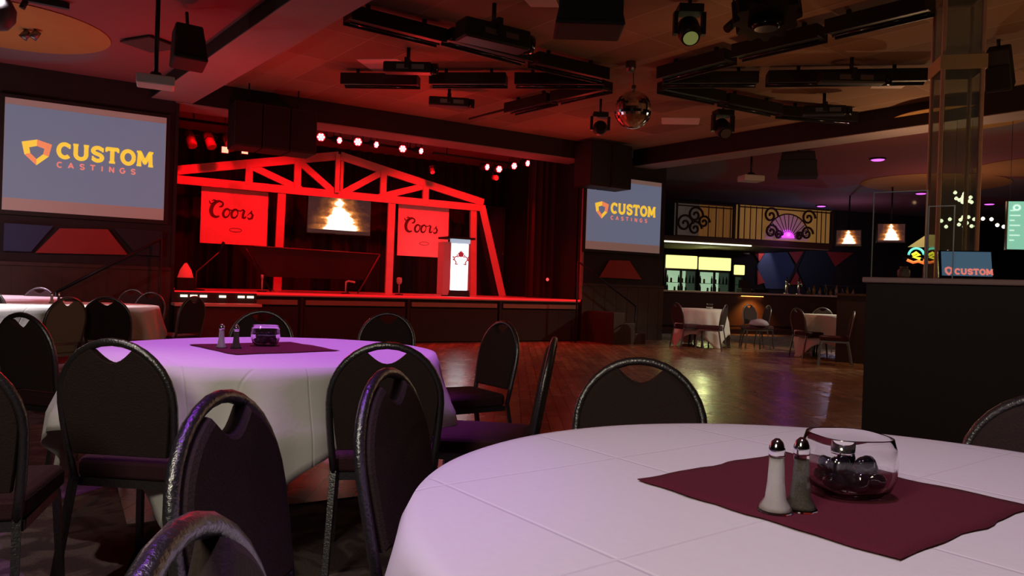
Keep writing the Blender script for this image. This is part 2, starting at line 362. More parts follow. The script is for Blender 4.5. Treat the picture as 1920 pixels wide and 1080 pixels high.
# ================================================================== SETTING
ZS = 3.76; ZR = 4.12; ZO = 3.95
struct('floor', MB().box(-16, 30, -6, 32, -.1, 0), M['carpet'])
mb = MB().box(-1.2, 11.5, -8.9, -.02, .0, .006, TS); struct('floor_dance', mb, M['parquet'])
def line_hit(p, d, q, e):
    t = ((q.x-p.x)*e.y-(q.y-p.y)*e.x)/(d.x*e.y-d.y*e.x); return p+d*t
cF = onz(379, 184, ZS); cN = onz(690, 5, ZS); bF = onz(1240, 305, ZS); bN = onz(1736, 234, ZS)
dC = (cN-cF).normalized(); dB = (bN-bF).normalized(); W0 = S(0, 0, 0)
q1 = line_hit(cF, dC, W0, SE); q2 = line_hit(bF, dB, W0, SE); q3 = q2+dB*13; q4 = q1+dC*10.2
Q = [Vector((p.x, p.y, 0)) for p in (q1, q2, q3, q4)]
def ring(mb, A, B_, z):
    pass
# recess ceiling
mb = MB(); mb.bm.faces.new([mb.bm.verts.new((p.x, p.y, ZR)) for p in Q]); 
mb.bm.faces.new([mb.bm.verts.new((p.x, p.y, ZR+.05)) for p in Q]); struct('ceiling_recess', mb, M['ceilrecess'])
# outward offset polygon for the soffit band
def offset(poly, d):
    n = len(poly); out = []
    cen = sum(poly, Vector())/n
    L = []
    for i in range(n):
        a, b = poly[i], poly[(i+1) % n]; t = (b-a).normalized(); nn = Vector((t.y, -t.x, 0))
        if nn.dot(cen-a) > 0: nn = -nn
        L.append((a+nn*d, t))
    for i in range(n): out.append(line_hit(L[i-1][0], L[i-1][1], L[i][0], L[i][1]))
    return out
QO = offset(Q, .57)
mbs = MB(); mbi = MB()
for i in range(1, 4):
    a, b, c, d = Q[i], Q[(i+1) % 4], QO[(i+1) % 4], QO[i]
    mbs.hexa([(p.x, p.y, ZS) for p in (a, b, c, d)]+[(p.x, p.y, ZS+.012) for p in (a, b, c, d)])
    e = (b-a).normalized(); nn = Vector((e.y, -e.x, 0));
    if nn.dot(c-b) < 0: nn = -nn
    for (p, q, zt, s_) in ((a, b, ZR, 1), (d, c, ZO+.02, -1)):
        p2, q2_ = p+nn*.03*s_, q+nn*.03*s_
        mbi.hexa([(k.x, k.y, ZS+.013) for k in (p, q, q2_, p2)]+[(k.x, k.y, zt) for k in (p, q, q2_, p2)])
struct('trim_1', mbs, M['soffit'])                          # underside of the band round the recess
struct('trim_2', mbi, M['black'])                           # its black upright faces
# outer ceiling with the opening
bm = bmesh.new()
outer = [bm.verts.new(p) for p in ((-16, -6, ZO), (30, -6, ZO), (30, 32, ZO), (-16, 32, ZO))]
inner = [bm.verts.new((p.x, p.y, ZO)) for p in QO]
ed = [bm.edges.new((L_[i], L_[(i+1) % 4])) for L_ in (outer, inner) for i in range(4)]
bmesh.ops.triangle_fill(bm, use_beauty=True, use_dissolve=False, edges=ed)
mb = MB(); mb.bm.free(); mb.bm = bm; oc = struct('ceiling', mb, M['ceilouter'])
# painted yellow circles on the ceiling
def disc_ceiling(px, py, rx, ry, rz=0, z=ZO):
    c = onz(px, py, z); mb = MB()
    mb.lathe([(1, -.012), (1, -.002)], 48); o = mb.build('painted_circle', M['ceilyellow']); o.location = c; o.scale = (rx, ry, 1); o.rotation_euler = (0, 0, rz); o['kind'] = 'structure'; return o
disc_ceiling(20, 50, 1.05, 1.0).name = 'ceiling_circle'
disc_ceiling(1752, 343, 1.75, 1.5, R(20)).name = 'ceiling_circle'
disc_ceiling(1962, 312, 1.3, 1.3).name = 'ceiling_circle'
disc_ceiling(1800, 222, 1.0, .9).name = 'ceiling_circle'
# walls either side of the stage (front faces at w = 0)
def wallparts(name, u0, u1):
    struct(name, MB().box(u0, u1, .0, .2, 0, ZO, TS), M['darkwall'])
wallparts('wall_left_of_stage', -12, -.06)
wallparts('wall_right_of_stage', 7.76, 9.98)
for nm, u0, u1 in (('trim_3', -12, -.06), ('trim_4', 7.76, 9.98)):     # wood wainscot
    mb = MB(); n = int((u1-u0)/.3)
    mb.box(u0, u1, -.03, -.002, 0, 1.16, TS); mb.box(u0, u1, -.05, -.002, 1.16, 1.21, TS)
    for i in range(n+1): mb.box(u0+i*.3-.012, u0+i*.3+.012, -.036, -.03, .02, 1.15, TS)
    struct(nm, mb, M['woodpanel'])
struct('wall_bar_return', MB().box(9.78, 9.98, .2, 9, 0, ZO, TS), M['darkwall'])
struct('wall_rear', MB().box(-16, 30, -6.2, -6, 0, ZO), M['darkwall'])
struct('wall_left', MB().box(-16.2, -16, -6, 32, 0, ZO), M['darkwall'])
struct('wall_right', MB().box(30, 30.2, -6, 32, 0, ZO), M['darkwall'])
struct('wall_bar', MB().box(-1.5, 26, 3.4, 3.6, 0, ZO, TB), M['darkwall'])
# header above the stage opening and its soffit
struct('wall_stage_header', MB().box(.0, 7.76, 0, .57, ZS, 4.5, TS), M['black'])
struct('trim_5', MB().box(-1.0, 7.76, 0.002, .60, ZS-.02, ZS-.003, TS), M['soffit'])
struct('wall_stage_back', MB().box(-.2, 7.9, 5.2, 5.4, 0, 4.5, TS), M['stagewall'])
struct('wall_stage_left', MB().box(-.25, -.05, .2, 5.2, 0, 4.5, TS), M['stagewall'])
struct('wall_stage_right', MB().box(7.72, 7.90, .2, 5.2, 0, 4.5, TS), M['stagewall'])
struct('ceiling_stage', MB().box(-.2, 7.9, .57, 5.4, 4.35, 4.5, TS), M['stagewall'])
struct('trim_6', MB().box(7.70, 7.755, -.03, .02, .86, ZS-.03, TS), mat('proscenium_trim', (.30, .12, .12), .5))
struct('trim_7', MB().box(-.06, -.01, -.03, .02, 0, ZS-.03, TS), M['black'])
# stage platform
st = thing('stage', 'long raised stage with a red lit edge and black skirting panels', 'stage', S(0, 0, 0), SA)
MB().box(.0, 7.70, .02, 5.15, .0, .80).build('base', M['skirt'], st)
MB().box(.0, 7.70, -.03, 5.15, .80, .86).build('deck', M['stagefloor'], st, bevel=.01)
MB().box(.0, 7.70, -.045, -.03, .825, .858).build('added_edge_glow', mat('added_red_glow', (.6, .05, .05), .5, em=(1, .012, .02), es=.75), st)  # glowing strip added for the red light on the deck edge
for i in range(4):
    u0 = .05+.0+i*1.92
    sk = MB().box(u0+.03, u0+1.86, -.02, .018, .02, .63).build('skirt_panel', M['skirt'], st, bevel=.008)
    MB().box(u0+.06, u0+1.84, -.028, .018, .665, .745).build('trim_strip', M['strip'], st)
    MB().box(u0-.03, u0+.02, -.035, .018, 0, .79).build('post', M['black'], st)
# red and blue painted shapes on the walls
def wallshape(name, label, pts, mk, w=-.012, frame='S', grp='painted shapes on the walls'):
    fn = onw if frame == 'S' else onb
    P = [fn(x, y, w) for x, y in pts]; cu = sum(p[0] for p in P)/len(P); cz = sum(p[1] for p in P)/len(P)
    o = MB().prism([(u-cu, z-cz) for u, z in P], -.004, .008).build(name, M[mk], bevel=.0)
    o.location = (S if frame == 'S' else B)(cu, w, cz); o.rotation_euler = (0, 0, SA if frame == 'S' else BA)
    return tag(o, label, 'wall decoration', grp)
wallshape('wall_panel', 'dark red trapezoid panel on the wall below the large left screen', [(112, 428), (202, 430), (240, 478), (66, 474)], 'redpaint', -.055)
wallshape('wall_panel', 'blue painted panel at the far left below the large screen', [(8, 418), (100, 424), (58, 472), (6, 470)], 'bluepaint', -.055)
wallshape('wall_panel', 'dark blue panel right of the red trapezoid below the large left screen', [(214, 428), (305, 434), (304, 480), (256, 478)], 'navypaint', -.055)
wallshape('wall_panel', 'dark red trapezoid panel below the right projection screen', [(1143, 488), (1180, 489), (1203, 524), (1124, 520)], 'redpaint', -.055)

# ================================================================== LETTERING
def arc(cx, cz, rx, rz, a0, a1, n=10): return [(cx+rx*math.cos(R(a0+(a1-a0)*i/n)), cz+rz*math.sin(R(a0+(a1-a0)*i/n))) for i in range(n+1)]
LET = {
 'C': [arc(.42, .5, .34, .42, 45, 315, 14)],
 'U': [[(.12, .92), (.12, .35)]+arc(.42, .35, .30, .27, 180, 360, 8)+[(.72, .92)]],
 'S': [arc(.40, .71, .27, .21, 20, 200, 8)+[(.25, .56), (.55, .46)]+arc(.40, .29, .27, .21, 20, -160, 8)],
 'T': [[(.04, .92), (.76, .92)], [(.40, .92), (.40, .08)]],
 'O': [arc(.43, .5, .35, .42, 0, 360, 18)],
 'M': [[(.12, .08), (.16, .92), (.48, .25), (.80, .92), (.84, .08)]],
 'A': [[(.06, .08), (.40, .92), (.74, .08)], [(.2, .36), (.6, .36)]],
 'I': [[(.2, .08), (.2, .92)]],
 'N': [[(.12, .08), (.12, .92), (.68, .08), (.68, .92)]],
 'G': [arc(.42, .5, .34, .42, 45, 340, 14)+[(.76, .48), (.50, .48)]],
}
SER = {'U': [(-.03, .27, .95), (.57, .87, .95)], 'T': [(.22, .58, .06)], 'M': [(-.03, .27, .06), (.69, .99, .06), (-.03, .2, .95), (.76, .99, .95)]}
ADV = {'C': .92, 'U': .98, 'S': .86, 'T': .92, 'O': .98, 'M': 1.12, 'A': .95, 'I': .55, 'N': .95, 'G': .98}
def text(mb, s, x, z, h, wd, wx=1., gap=0., serif=False, y=0., th=.004):
    for ch in s:
        for st_ in LET[ch]: mb.stroke(st_, wd*h, y, th, h*wx, h, x, z)
        if serif:
            for a, b, c in SER.get(ch, []): mb.stroke([(a, c), (b, c)], .14*h, y, th, h*wx, h, x, z)
            if ch == 'T':
                for q in (.05, .75): mb.stroke([(q, .98), (q, .72)], .13*h, y, th, h*wx, h, x, z)
            if ch in 'CS': mb.stroke([(.69, .93), (.69, .66)], .12*h, y, th, h*wx, h, x, z)
            if ch == 'S': mb.stroke([(.13, .36), (.13, .08)], .12*h, y, th, h*wx, h, x, z)
        x += (ADV[ch]+gap)*h*wx
    return x
def shield(parent, x, z, s, y):
    out = [(-.5, .36), (0, .5), (.5, .36), (.40, -.12), (0, -.5), (-.40, -.12)]
    inn = [(-.25, .17), (0, .25), (.25, .17), (.21, -.05), (0, -.26), (-.21, -.05)]
    def q(i, j): return [(x+out[i][0]*s, z+out[i][1]*s), (x+out[j][0]*s, z+out[j][1]*s), (x+inn[j][0]*s, z+inn[j][1]*s), (x+inn[i][0]*s, z+inn[i][1]*s)]
    mb = MB(); mb.prism(q(0, 1), y-.004, y); mb.prism(q(5, 0), y-.004, y); mb.prism(q(3, 4), y-.004, y); mb.build('shield_logo', M['yellowlogo'], parent)
    mb = MB(); mb.prism(q(1, 2), y-.004, y); mb.prism(q(2, 3), y-.004, y); mb.prism(q(4, 5), y-.004, y); mb.build('shield_logo', M['orangelogo'], parent)

# ================================================================== PROJECTION SCREENS
def projection_screen(u0, u1, label):
    zt, zb = 3.47, 1.92; W = u1-u0
    t = thing('projection_screen', label, 'projection screen', S((u0+u1)/2, -.09, zb), SA, 'projection screens')
    MB().box(-W/2-.06, W/2+.06, .012, .05, -.06, zt-zb+.05).build('backing', M['black'], t)
    H = zt-zb
    MB().box(-W/2, W/2, 0, .01, 0, H).build('border', M['screenedge'], t)
    MB().box(-W/2+.005, W/2-.005, -.004, 0, .17, H-.09).build('picture', M['screenblue'], t)
    shield(t, -.62*W/2*1.0, .83, .36, -.005)
    mb = MB(); e = text(mb, 'CUSTOM', -.38*W/2, .78, .225, .25, .97, 0, True, -.005); mb.build('lettering', M['yellowlogo'], t)
    mb = MB(); text(mb, 'CASTINGS', -.38*W/2, .645, .085, .22, 1.05, .62, False, -.005); mb.build('lettering', M['pinklogo'], t)
    return t
projection_screen(-2.22, -.19, 'large projection screen left of the stage showing yellow CUSTOM CASTINGS lettering')
projection_screen(7.75, 9.77, 'projection screen right of the stage showing CUSTOM CASTINGS, partly hidden by a speaker')

# ================================================================== STAGE SET
WT = 2.0
t = thing('timber_truss', 'red lit timber gable frame standing across the stage', 'stage set', S(0, WT, .86), SA)
z0 = .86; zb = 2.73-z0; zap = 3.57-z0; ul, um, ur = .02, 3.17, 6.45
def tm(n, a, b, w_=.14, d_=.06): MB().beam((a[0], a[2] if len(a) > 2 else 0, a[1]), (b[0], b[2] if len(b) > 2 else 0, b[1]), d_, w_, up=(0, 0, 1) if abs(b[0]-a[0]) > .1*abs(b[1]-a[1]) else (1, 0, 0)).build(n, M['timber'], t)
tm('bottom_chord', (ul, zb+.07), (ur, zb+.07), .15)
tm('top_chord', (ul, zb+.19), (um-.02, zap), .16); tm('top_chord', (um+.02, zap), (ur, zb+.19), .16)
tm('truss_post', (um-.05, zb+.1, -.05), (um-.05, zap+.02, -.05), .09); tm('truss_post', (um+.07, zb+.1, .05), (um+.07, zap, .05), .06)
for s_, (p1, p2) in ((-1, (1.45, 2.35)), (1, (4.1, 5.05))):
    for p in (p1, p2):
        top = zap-(zap-zb-.19)*abs(p-um)/(um-ul)
        tm('truss_post', (p, zb+.1, -.01), (p, top, -.01), .13)
    near, far = (p2, p1) if s_ < 0 else (p1, p2)
    tn = zap-(zap-zb-.19)*abs(near-um)/(um-ul); tf = zap-(zap-zb-.19)*abs(far-um)/(um-ul)
    tm('brace', (near-s_*.02, tn-.03, .012), (um+s_*.08, zb+.1, .012), .13)
    tm('brace', (far-s_*.02, tf-.03, .014), (near+s_*.05-s_*.12, zb+.1, .014), .13)
tm('upright', (2.04, 0, .02), (2.07, zb, .02), .15); tm('upright', (4.30, 0, .02), (4.31, zb, .02), .15)
tm('upright', (6.28, 0, .02), (6.22, zb, .02), .15); tm('leaning_upright', (6.88, 0, -.25), (6.42, zb+.12, .0), .15)

def coors(mb, x, z, h, y):
    k = h
    P = lambda L: [(a*k, b*k) for a, b in L]
    sh = .18
    def st_(L, wl): 
        L = [(a+sh*b, b) for a, b in L]; n = len(L); ws = [wl*k*(.45+.75*math.sin(PI*i/(n-1))) for i in range(n)]
        mb.stroke(L, ws, y, .004, k, k, x, z)
    st_([(-.35, .98), (-.28, .82), (-.12, .78), (.0, .86), (.02, 1.0), (-.1, 1.04), (-.2, .95)], .09)
    st_(arc(.25, .48, .38, .50, 60, 300, 18), .20)
    st_(arc(.36, .80, .14, .17, 70, -120, 8), .11)
    for cx in (.82, 1.32): st_(arc(cx, .26, .19, .27, 0, 360, 16), .13); st_([(cx+.1, .50), (cx+.28, .46), (cx+.36, .44)], .07)
    st_([(1.66, .48), (1.78, .54), (1.86, .46), (1.84, .25), (1.86, .05), (1.98, .02), (2.06, .14)], .13)
    st_([(2.10, .18), (2.28, .42), (2.32, .52)], .06)
    st_([(2.32, .54), (2.30, .40), (2.44, .24), (2.42, .05), (2.26, -.02), (2.14, .08)], .12)
def banner(u0, u1, za, zb_, lab):
    W = u1-u0; H = zb_-za
    t = thing('beer_banner', lab, 'banner', S((u0+u1)/2, WT+.10, za), SA, 'banners hung on the timber frame')
    MB().box(-W/2, W/2, 0, .02, 0, H).build('cloth', M['banner'], t)
    mb = MB(); coors(mb, -W*.34, H*.48, W*.245, -.002); mb.build('lettering', M['bannerink'], t)
    mb = MB(); mb.stroke(arc(.02, H*.26, .11, .035, 0, 360, 14), .008, -.002); mb.build('small_print', M['bannerink'], t)
banner(.65, 1.84, 1.70, 2.74, 'red lit Coors banner on the left bay of the timber frame')
banner(4.50, 5.67, 1.66, 2.74, 'red lit Coors banner on the right bay behind the lectern')
# stage television
def television(name, lab, P, rz, W, H, pic, group=None, bez=.02):
    t = thing(name, lab, 'television', P, rz, group)
    MB().box(-W/2-bez, W/2+bez, .0, .06, -H/2-bez, H/2+bez).build('bezel', M['blackgloss'], t, bevel=.006)
    MB().box(-W/2, W/2, -.006, -.001, -H/2, H/2).build('screen', M[pic], t)
    return t
t = television('television', 'television with a campfire picture in the middle of the stage', S(3.25, WT+.10, 2.38), SA, 1.28, .70, 'fire')
MB().box(-.03, .03, .02, .05, .30, .45).build('hanger', M['blackmetal'], t)
# lectern with the lit front
lp = S(*((onw(862, 553, .35)[0],)+(.42, .86)))
t = thing('lectern', 'lectern with a glowing white front and a red maple leaf emblem', 'lectern', lp, SA)
fp = MB()
for i in range(8):
    a0, a1 = R(-38+9.5*i), R(-38+9.5*(i+1)); r = .30
    x0, y0, x1, y1 = r*math.sin(a0), .24-r*math.cos(a0), r*math.sin(a1), .24-r*math.cos(a1)
    fp.hexa([(x0, y0, .12), (x1, y1, .12), (x1, y1+.02, .12), (x0, y0+.02, .12), (x0, y0, 1.02), (x1, y1, 1.02), (x1, y1+.02, 1.02), (x0, y0+.02, 1.02)])
fp.build('front_panel', M['lit_panel'], t)
cap = MB(); cap.prism([(-.2, 1.03), (.2, 1.03), (.2, 1.11), (-.2, 1.11)], -.06, .02); cap.build('head_panel', M['lit_top'], t)
for s_ in (-1, 1):
    MB().hexa([(s_*.19, -.02, .02), (s_*.29, .10, .02), (s_*.29, .36, .02), (s_*.19, .30, .02), (s_*.19, -.02, 1.05), (s_*.29, .10, 1.05), (s_*.29, .36, 1.05), (s_*.19, .30, 1.05)]).build('side_panel', M['wing'], t)
MB().prism([(-.22, .0), (.22, .0), (.20, .12), (-.20, .12)], -.07, .30).build('foot', M['black'], t)
MB().box(-.30, .30, -.09, .36, 1.11, 1.15).build('top', M['black'], t, bevel=.01)
em = MB()
leaf = [(0, .095), (.018, .06), (.04, .075), (.035, .045), (.07, .04), (.055, .02), (.05, -.03), (.012, -.03), (.0, -.05), (-.012, -.03), (-.05, -.03), (-.055, .02), (-.07, .04), (-.035, .045), (-.04, .075), (-.018, .06)]
em.prism([(x*1.05, z*1.05+.80) for x, z in leaf], -.070, -.066)
for s_ in (-1, 1):
    em.stroke([(s_*.05, .765), (s_*.10, .775), (s_*.145, .745), (s_*.135, .70), (s_*.10, .665), (s_*.115, .625), (s_*.06, .625)], .022, -.066)
    for (x, z) in ((.08, .80), (.165, .76), (.16, .71)): em.prism([(s_*x+.018*math.cos(k*PI/2), z+.022*math.sin(k*PI/2)) for k in range(4)], -.070, -.066)
em.build('emblem', M['emblem'], t)
for k in (-1, 1):
    mc = MB().tube([(k*.05, .1, 1.15), (k*.06, .08, 1.28), (k*.02, .0, 1.40), (k*.0-.02, -.05, 1.44)], .006).build('microphone', M['blackmetal'], t)
light('POINT', 'lectern_glow', lp+Matrix.Rotation(SA, 3, 'Z') @ Vector((0, -.35, .6)), 1.2, (.85, .93, 1), size=0).parent = None
# dark draped case with crossed legs
t = thing('equipment_case', 'dark draped equipment case at the left of the stage', 'equipment', S(0, .95, .86), SA)
a = onw(455, 461, .95); b = onw(712, 477, .95)
MB().prism([(a[0], a[1]-.86-.0), (b[0]-.02, b[1]-.87), (b[0]-.30, .26), (a[0]+.45, .26)], -.0, .5).build('cover', mat('maroon_drape', (.028, .008, .010), .8, noise_=.5, nscale=2), t)
MB().tube([(a[0]+.2, -.015, a[1]-.855), (b[0], -.015, b[1]-.86)], .012).build('rail', M['redgel'], t)
MB().tube([(b[0], -.015, b[1]-.86), (b[0]-.25, -.02, .3), (b[0]-.42, -.02, .0)], .014).build('leg', M['redgel'], t)
MB().tube([(a[0]+.05, -.015, a[1]-.9), (a[0]+.5, -.015, .0)], .014).build('leg', M['blackmetal'], t)
MB().tube([(b[0]-.45, .48, .0), (b[0]-.3, .48, .4)], .014).build('leg', M['blackmetal'], t)
# boom microphone stand
P0 = onw(367, 547, .3); P1 = onw(420, 454, .3)
t = thing('microphone_stand', 'slanted boom microphone stand in front of the left banner', 'microphone stand', S(P0[0], .3, .86), SA)
hh = P1[1]-.86
MB().lathe([(.13, 0), (.13, .02), (.02, .03)], 20).build('base', M['blackmetal'], t)
MB().tube([(0, 0, .02), (0, 0, .30), (P1[0]-P0[0]-.06, 0, hh-.16)], .010).build('boom', M['redgel'], t)
MB().tube([(P1[0]-P0[0]-.07, 0, hh-.18), (P1[0]-P0[0]-.02, 0, hh-.04), (P1[0]-P0[0], 0, hh)], [.012, .022, .026]).build('microphone', M['blackmetal'], t)
t2 = MB().tube([(0, 0, 0), (0, 0, .5)], .012); 
# short stands and small lamps on the deck
for px, lab in ((491, 'short microphone stand left of the left upright'), (648, 'short microphone stand with a bent head at mid stage'), (748, 'short microphone stand right of the second upright')):
    P0 = onw(px, 546, .5)
    t = thing('short_microphone_stand', lab, 'microphone stand', S(P0[0], .5, .86), SA)
    MB().lathe([(.08, 0), (.08, .015), (.015, .02)], 16).build('base', M['blackmetal'], t)
    MB().tube([(0, 0, .01), (0, 0, .22)], .012).build('pole', M['wing'], t)
    if px == 491: MB().tube([(0, 0, .22), (0, 0, .29)], .022).build('head', M['wing'], t)
    elif px == 648: MB().tube([(0, 0, .21), (.05, 0, .23), (.17, 0, .21)], .018).build('head', M['wing'], t)
    else: MB().lathe([(.03, .20), (.05, .24), (.05, .31), (.03, .33)], 14).build('head', M['wing'], t)
uL, zL = onw(325, 522, .35); uL = .20
t = thing('monitor_wedge', 'black box at the left stage edge under the red cone shade', 'speaker', S(uL, .35, .86), SA)
MB().box(-.14, .14, -.12, .14, 0, .20).build('cabinet', M['black'], t, bevel=.01)
t = thing('cone_shade', 'bright red cone shade on the black box at the left stage edge', 'lamp', S(uL, .35, 1.06), SA)
MB().lathe([(.12, .0), (.085, .12), (.02, .23)], 20).build('shade', M['redshade'], t)  # glow in its material stands for red stage light on the cone
MB().lathe([(.02, .228), (.02, .245)], 12).build('finial', M['redgel'], t)
# curtains on the right of the stage
def curtain(u0, u1, w_, z0_, z1_, m, lab, rz=SA, amp=.05, n=9, grp='stage curtains'):
    mb = MB(); N = n*8; L = []
    for i in range(N+1):
        x = (u1-u0)*i/N; y = amp*math.sin(2*PI*n*i/N)+.02*math.sin(5*i)
        L.append((x, y))
    f = [[mb.bm.verts.new((x, y+q, z)) for x, y in L] for z in (0, z1_-z0_) for q in (0, .015)]
    for i in range(N):
        mb.bm.faces.new((f[0][i], f[0][i+1], f[2][i+1], f[2][i])); mb.bm.faces.new((f[1][i+1], f[1][i], f[3][i], f[3][i+1]))
        mb.bm.faces.new((f[0][i+1], f[0][i], f[1][i], f[1][i+1])); mb.bm.faces.new((f[2][i], f[2][i+1], f[3][i+1], f[3][i]))
    mb.bm.faces.new((f[0][0], f[2][0], f[3][0], f[1][0])); mb.bm.faces.new((f[2][-1], f[0][-1], f[1][-1], f[3][-1]))
    o = mb.build('stage_curtain', m, smooth=False); o.location = S(u0, w_, z0_); o.rotation_euler = (0, 0, rz); return tag(o, lab, 'curtain', grp)
mcur = mat('black_curtain', (.016, .008, .008), .9)
curtain(.0, 7.65, 3.3, .87, 4.2, mcur, 'wide black curtain across the back of the stage', n=30)
curtain(6.95, 7.62, .9, .87, 4.0, mat('dark_red_curtain', (.030, .008, .008), .9), 'dark red curtain at the right side of the stage opening', n=4)
# speaker column on stage right
uS, _ = onw(985, 550, 2.6)
t = thing('black_door_flat', 'tall black flat standing at the right of the stage behind the frame', 'stage flat', S(7.0, 2.7, .86), SA)
MB().box(-.45, .45, 0, .06, 0, 2.1).build('board', M['navypaint'], t, bevel=.01)
MB().tube([(.38, -.02, .95), (.38, -.05, 1.0), (.38, -.02, 1.06)], .01).build('handle', M['chrome'], t)
uS, zS_ = onw(1026, 524, 3.0)
uS, zS_ = onw(1026, 524, .78)
t = thing('exit_marker_lamp', 'small round red lamp low on the curtain right of the stage', 'lamp', S(uS, .80, zS_), SA)
MB().lathe([(.05, 0), (.05, .03)], 20, Matrix.Rotation(R(90), 4, 'X')).build('body', M['blackmetal'], t)
MB().lathe([(.035, .03), (.03, .04)], 16, Matrix.Rotation(R(90), 4, 'X')).build('lens', M['ember'], t)

# ---------------------------------------------------------------- stage lamps
WL = 1.0
def pipe(u0, u1, z, w_, lab):
    t = thing('lighting_bar', lab, 'lighting bar', S(u0, w_, z), SA, 'lighting bars over the stage')
    MB().tube([(0, 0, 0), (u1-u0, 0, 0)], .025, 10).build('pipe', M['blackmetal'], t)
    for x in (.3, u1-u0-.3): MB().tube([(x, 0, .02), (x, 0, 4.35-z)], .012).build('hanger', M['blackmetal'], t)
pipe(.05, 4.6, 3.72, WL+.12, 'black lighting bar over the left half of the stage')
pipe(4.8, 7.6, 3.70, WL+.12, 'black lighting bar over the right half of the stage')
def par_can(px, py, lab, tilt, yaw=0., wl=WL, r=.085):
    u, z = onw(px, py, wl)
    t = thing('par_lamp', lab, 'stage lamp', S(u, wl, z), 0, 'lit red stage lamps', rot=(R(tilt), 0, SA+R(yaw)))
    X = Matrix.Rotation(R(90), 4, 'X')       # axis towards the front (-y)
    MB().lathe([(.05, -.16), (r, -.13), (r, .02), (r*.9, .02)], 20, X).build('housing', M['blackmetal'], t)
    MB().lathe([(r*.92, .018), (r*.9, .024)], 20, X).build('rim', M['ledrim'], t)
    for k in range(7):
        a = k*PI/3; q = 0 if k == 6 else r*.56
        MB().lathe([(r*.27, .024), (r*.20, .034)], 10, Matrix.Translation((q*math.cos(a), 0, q*math.sin(a))) @ X).build('lens', M['led'], t)
    MB().tube([(-r-.01, .05, 0), (-r-.01, .07, .12), (0, .08, .15), (r+.01, .07, .12), (r+.01, .05, 0)], .008, 6).build('yoke', M['blackmetal'], t)
for px, py, y_, r_, lab in ((602, 257, -20, .085, 'leftmost lit red lamp over the stage, beside the hanging speaker'), (635, 263, 25, .07, 'second lit red lamp from the left over the stage'), (671, 266, -15, .085, 'third lit red lamp from the left over the stage, a bright one'), (704, 271, 25, .07, 'fourth lit red lamp from the left over the stage'), (755, 279, -20, .08, 'fifth lit red lamp from the left, over the right slope of the frame'), (788, 283, 25, .07, 'sixth lit red lamp from the left, last of the left row'),
        (912, 313, 20, .075, 'lit red lamp starting the right row of four over the stage'), (935, 317, 0, .08, 'second and lowest lit red lamp of the right row'), (963, 311, 5, .08, 'third lit red lamp of the right row'), (988, 306, 15, .075, 'last lit red lamp of the right row')):
    par_can(px, py, lab, 12, y_, WL-.03*(0), r_)
def unlit(px, py, lab, tilt, yaw, wl, L=.28, r=.08, m='redgel', lens=None):
    u, z = onw(px, py, wl)
    t = thing('stage_can', lab, 'stage lamp', S(u, wl, z), 0, 'unlit stage lamps', rot=(R(tilt), 0, SA+R(yaw)))
    X = Matrix.Rotation(R(90), 4, 'X')
    MB().lathe([(r*.6, -L*.6), (r, -L*.5), (r, L*.5)], 18, X).build('housing', M[m], t)
    MB().lathe([(r*.93, L*.5), (r*.85, L*.5+.01)], 18, X).build('lens', M[lens or 'redgel'], t)
    MB().tube([(-r-.01, 0, 0), (-r-.01, 0, .13), (r+.01, 0, .13), (r+.01, 0, 0)], .007, 6).build('yoke', M['blackmetal'], t)
for px, py, lab in ((357, 262, 'hanging red can lamp nearest the left screen'), (393, 264, 'middle hanging red can lamp left of the hanging speaker'), (430, 268, 'hanging red can lamp just left of the hanging speaker')):
    unlit(px, py, lab, 55, 20, 1.3)
unlit(324, 262, 'small round red lamp beside the top of the left screen', 0, 0, .8, .1, .05, 'blackmetal', 'redshade')
unlit(810, 318, 'small pale lamp hanging above the right slope of the frame', 60, 0, 1.4, .14, .05, 'redgel', 'ledrim')
unlit(982//1, 333, 'dim red lamp hanging below the right row of lit lamps', 40, 10, 1.2, .1, .06, 'redgel', 'redgel') if False else unlit(928, 333, 'dim red lamp hanging below the right row of lit lamps', 10, 10, 1.2, .1, .06, 'redgel', 'redshade')
for px, py, lab in ((422, 281, 'bright greenish square work lamp left of the hanging speaker'), (459, 283, 'smaller dim greenish square work lamp under the hanging speaker')):
    u, z = onw(px, py, 1.0)
    t = thing('work_lamp', lab, 'stage lamp', S(u, 1.0, z), SA, 'work lamps left of the stage')
    MB().box(-.06, .06, 0, .08, -.055, .055).build('housing', M['blackmetal'], t, bevel=.005)
    MB().box(-.052, .052, -.006, 0, -.05, .05).build('lens', M['whitelamp'], t)
    MB().tube([(0, .04, .05), (0, .04, 4.345-z)], .006, 6).build('bracket', M['blackmetal'], t)

# ---------------------------------------------------------------- hanging PA speakers
def pa(px0, px1, py0, py1, w_, lab, n=3, ztop=ZR):
    u0, z1 = onw(px0, py0, w_); u1, z0_ = onw(px1, py1, w_); W = u1-u0; H = z1-z0_
    t = thing('hanging_speaker', lab, 'speaker', S((u0+u1)/2, w_, z0_), SA, 'speaker clusters hung beside the stage')
    for i in range(n):
        x0 = -W/2+W*i/n
        c = MB().box(x0+.008, x0+W/n-.008, 0, .55, 0, H).build('cabinet', M['black'], t, bevel=.015)
        MB().box(x0+.03, x0+W/n-.03, -.012, .0, .04, H-.04).build('grille', M['blackmetal'], c)
    for x in (-W*.3, W*.3): MB().tube([(x, .25, H-.01), (x, .25, ztop-z0_)], .012).build('hanger', M['blackmetal'], t)
pa(440, 594, 186, 290, -.65, 'big black speaker cluster hung at the left of the stage opening')
pa(1108, 1184, 262, 356, -.60, 'black speaker cluster hung in front of the right screen', 2)
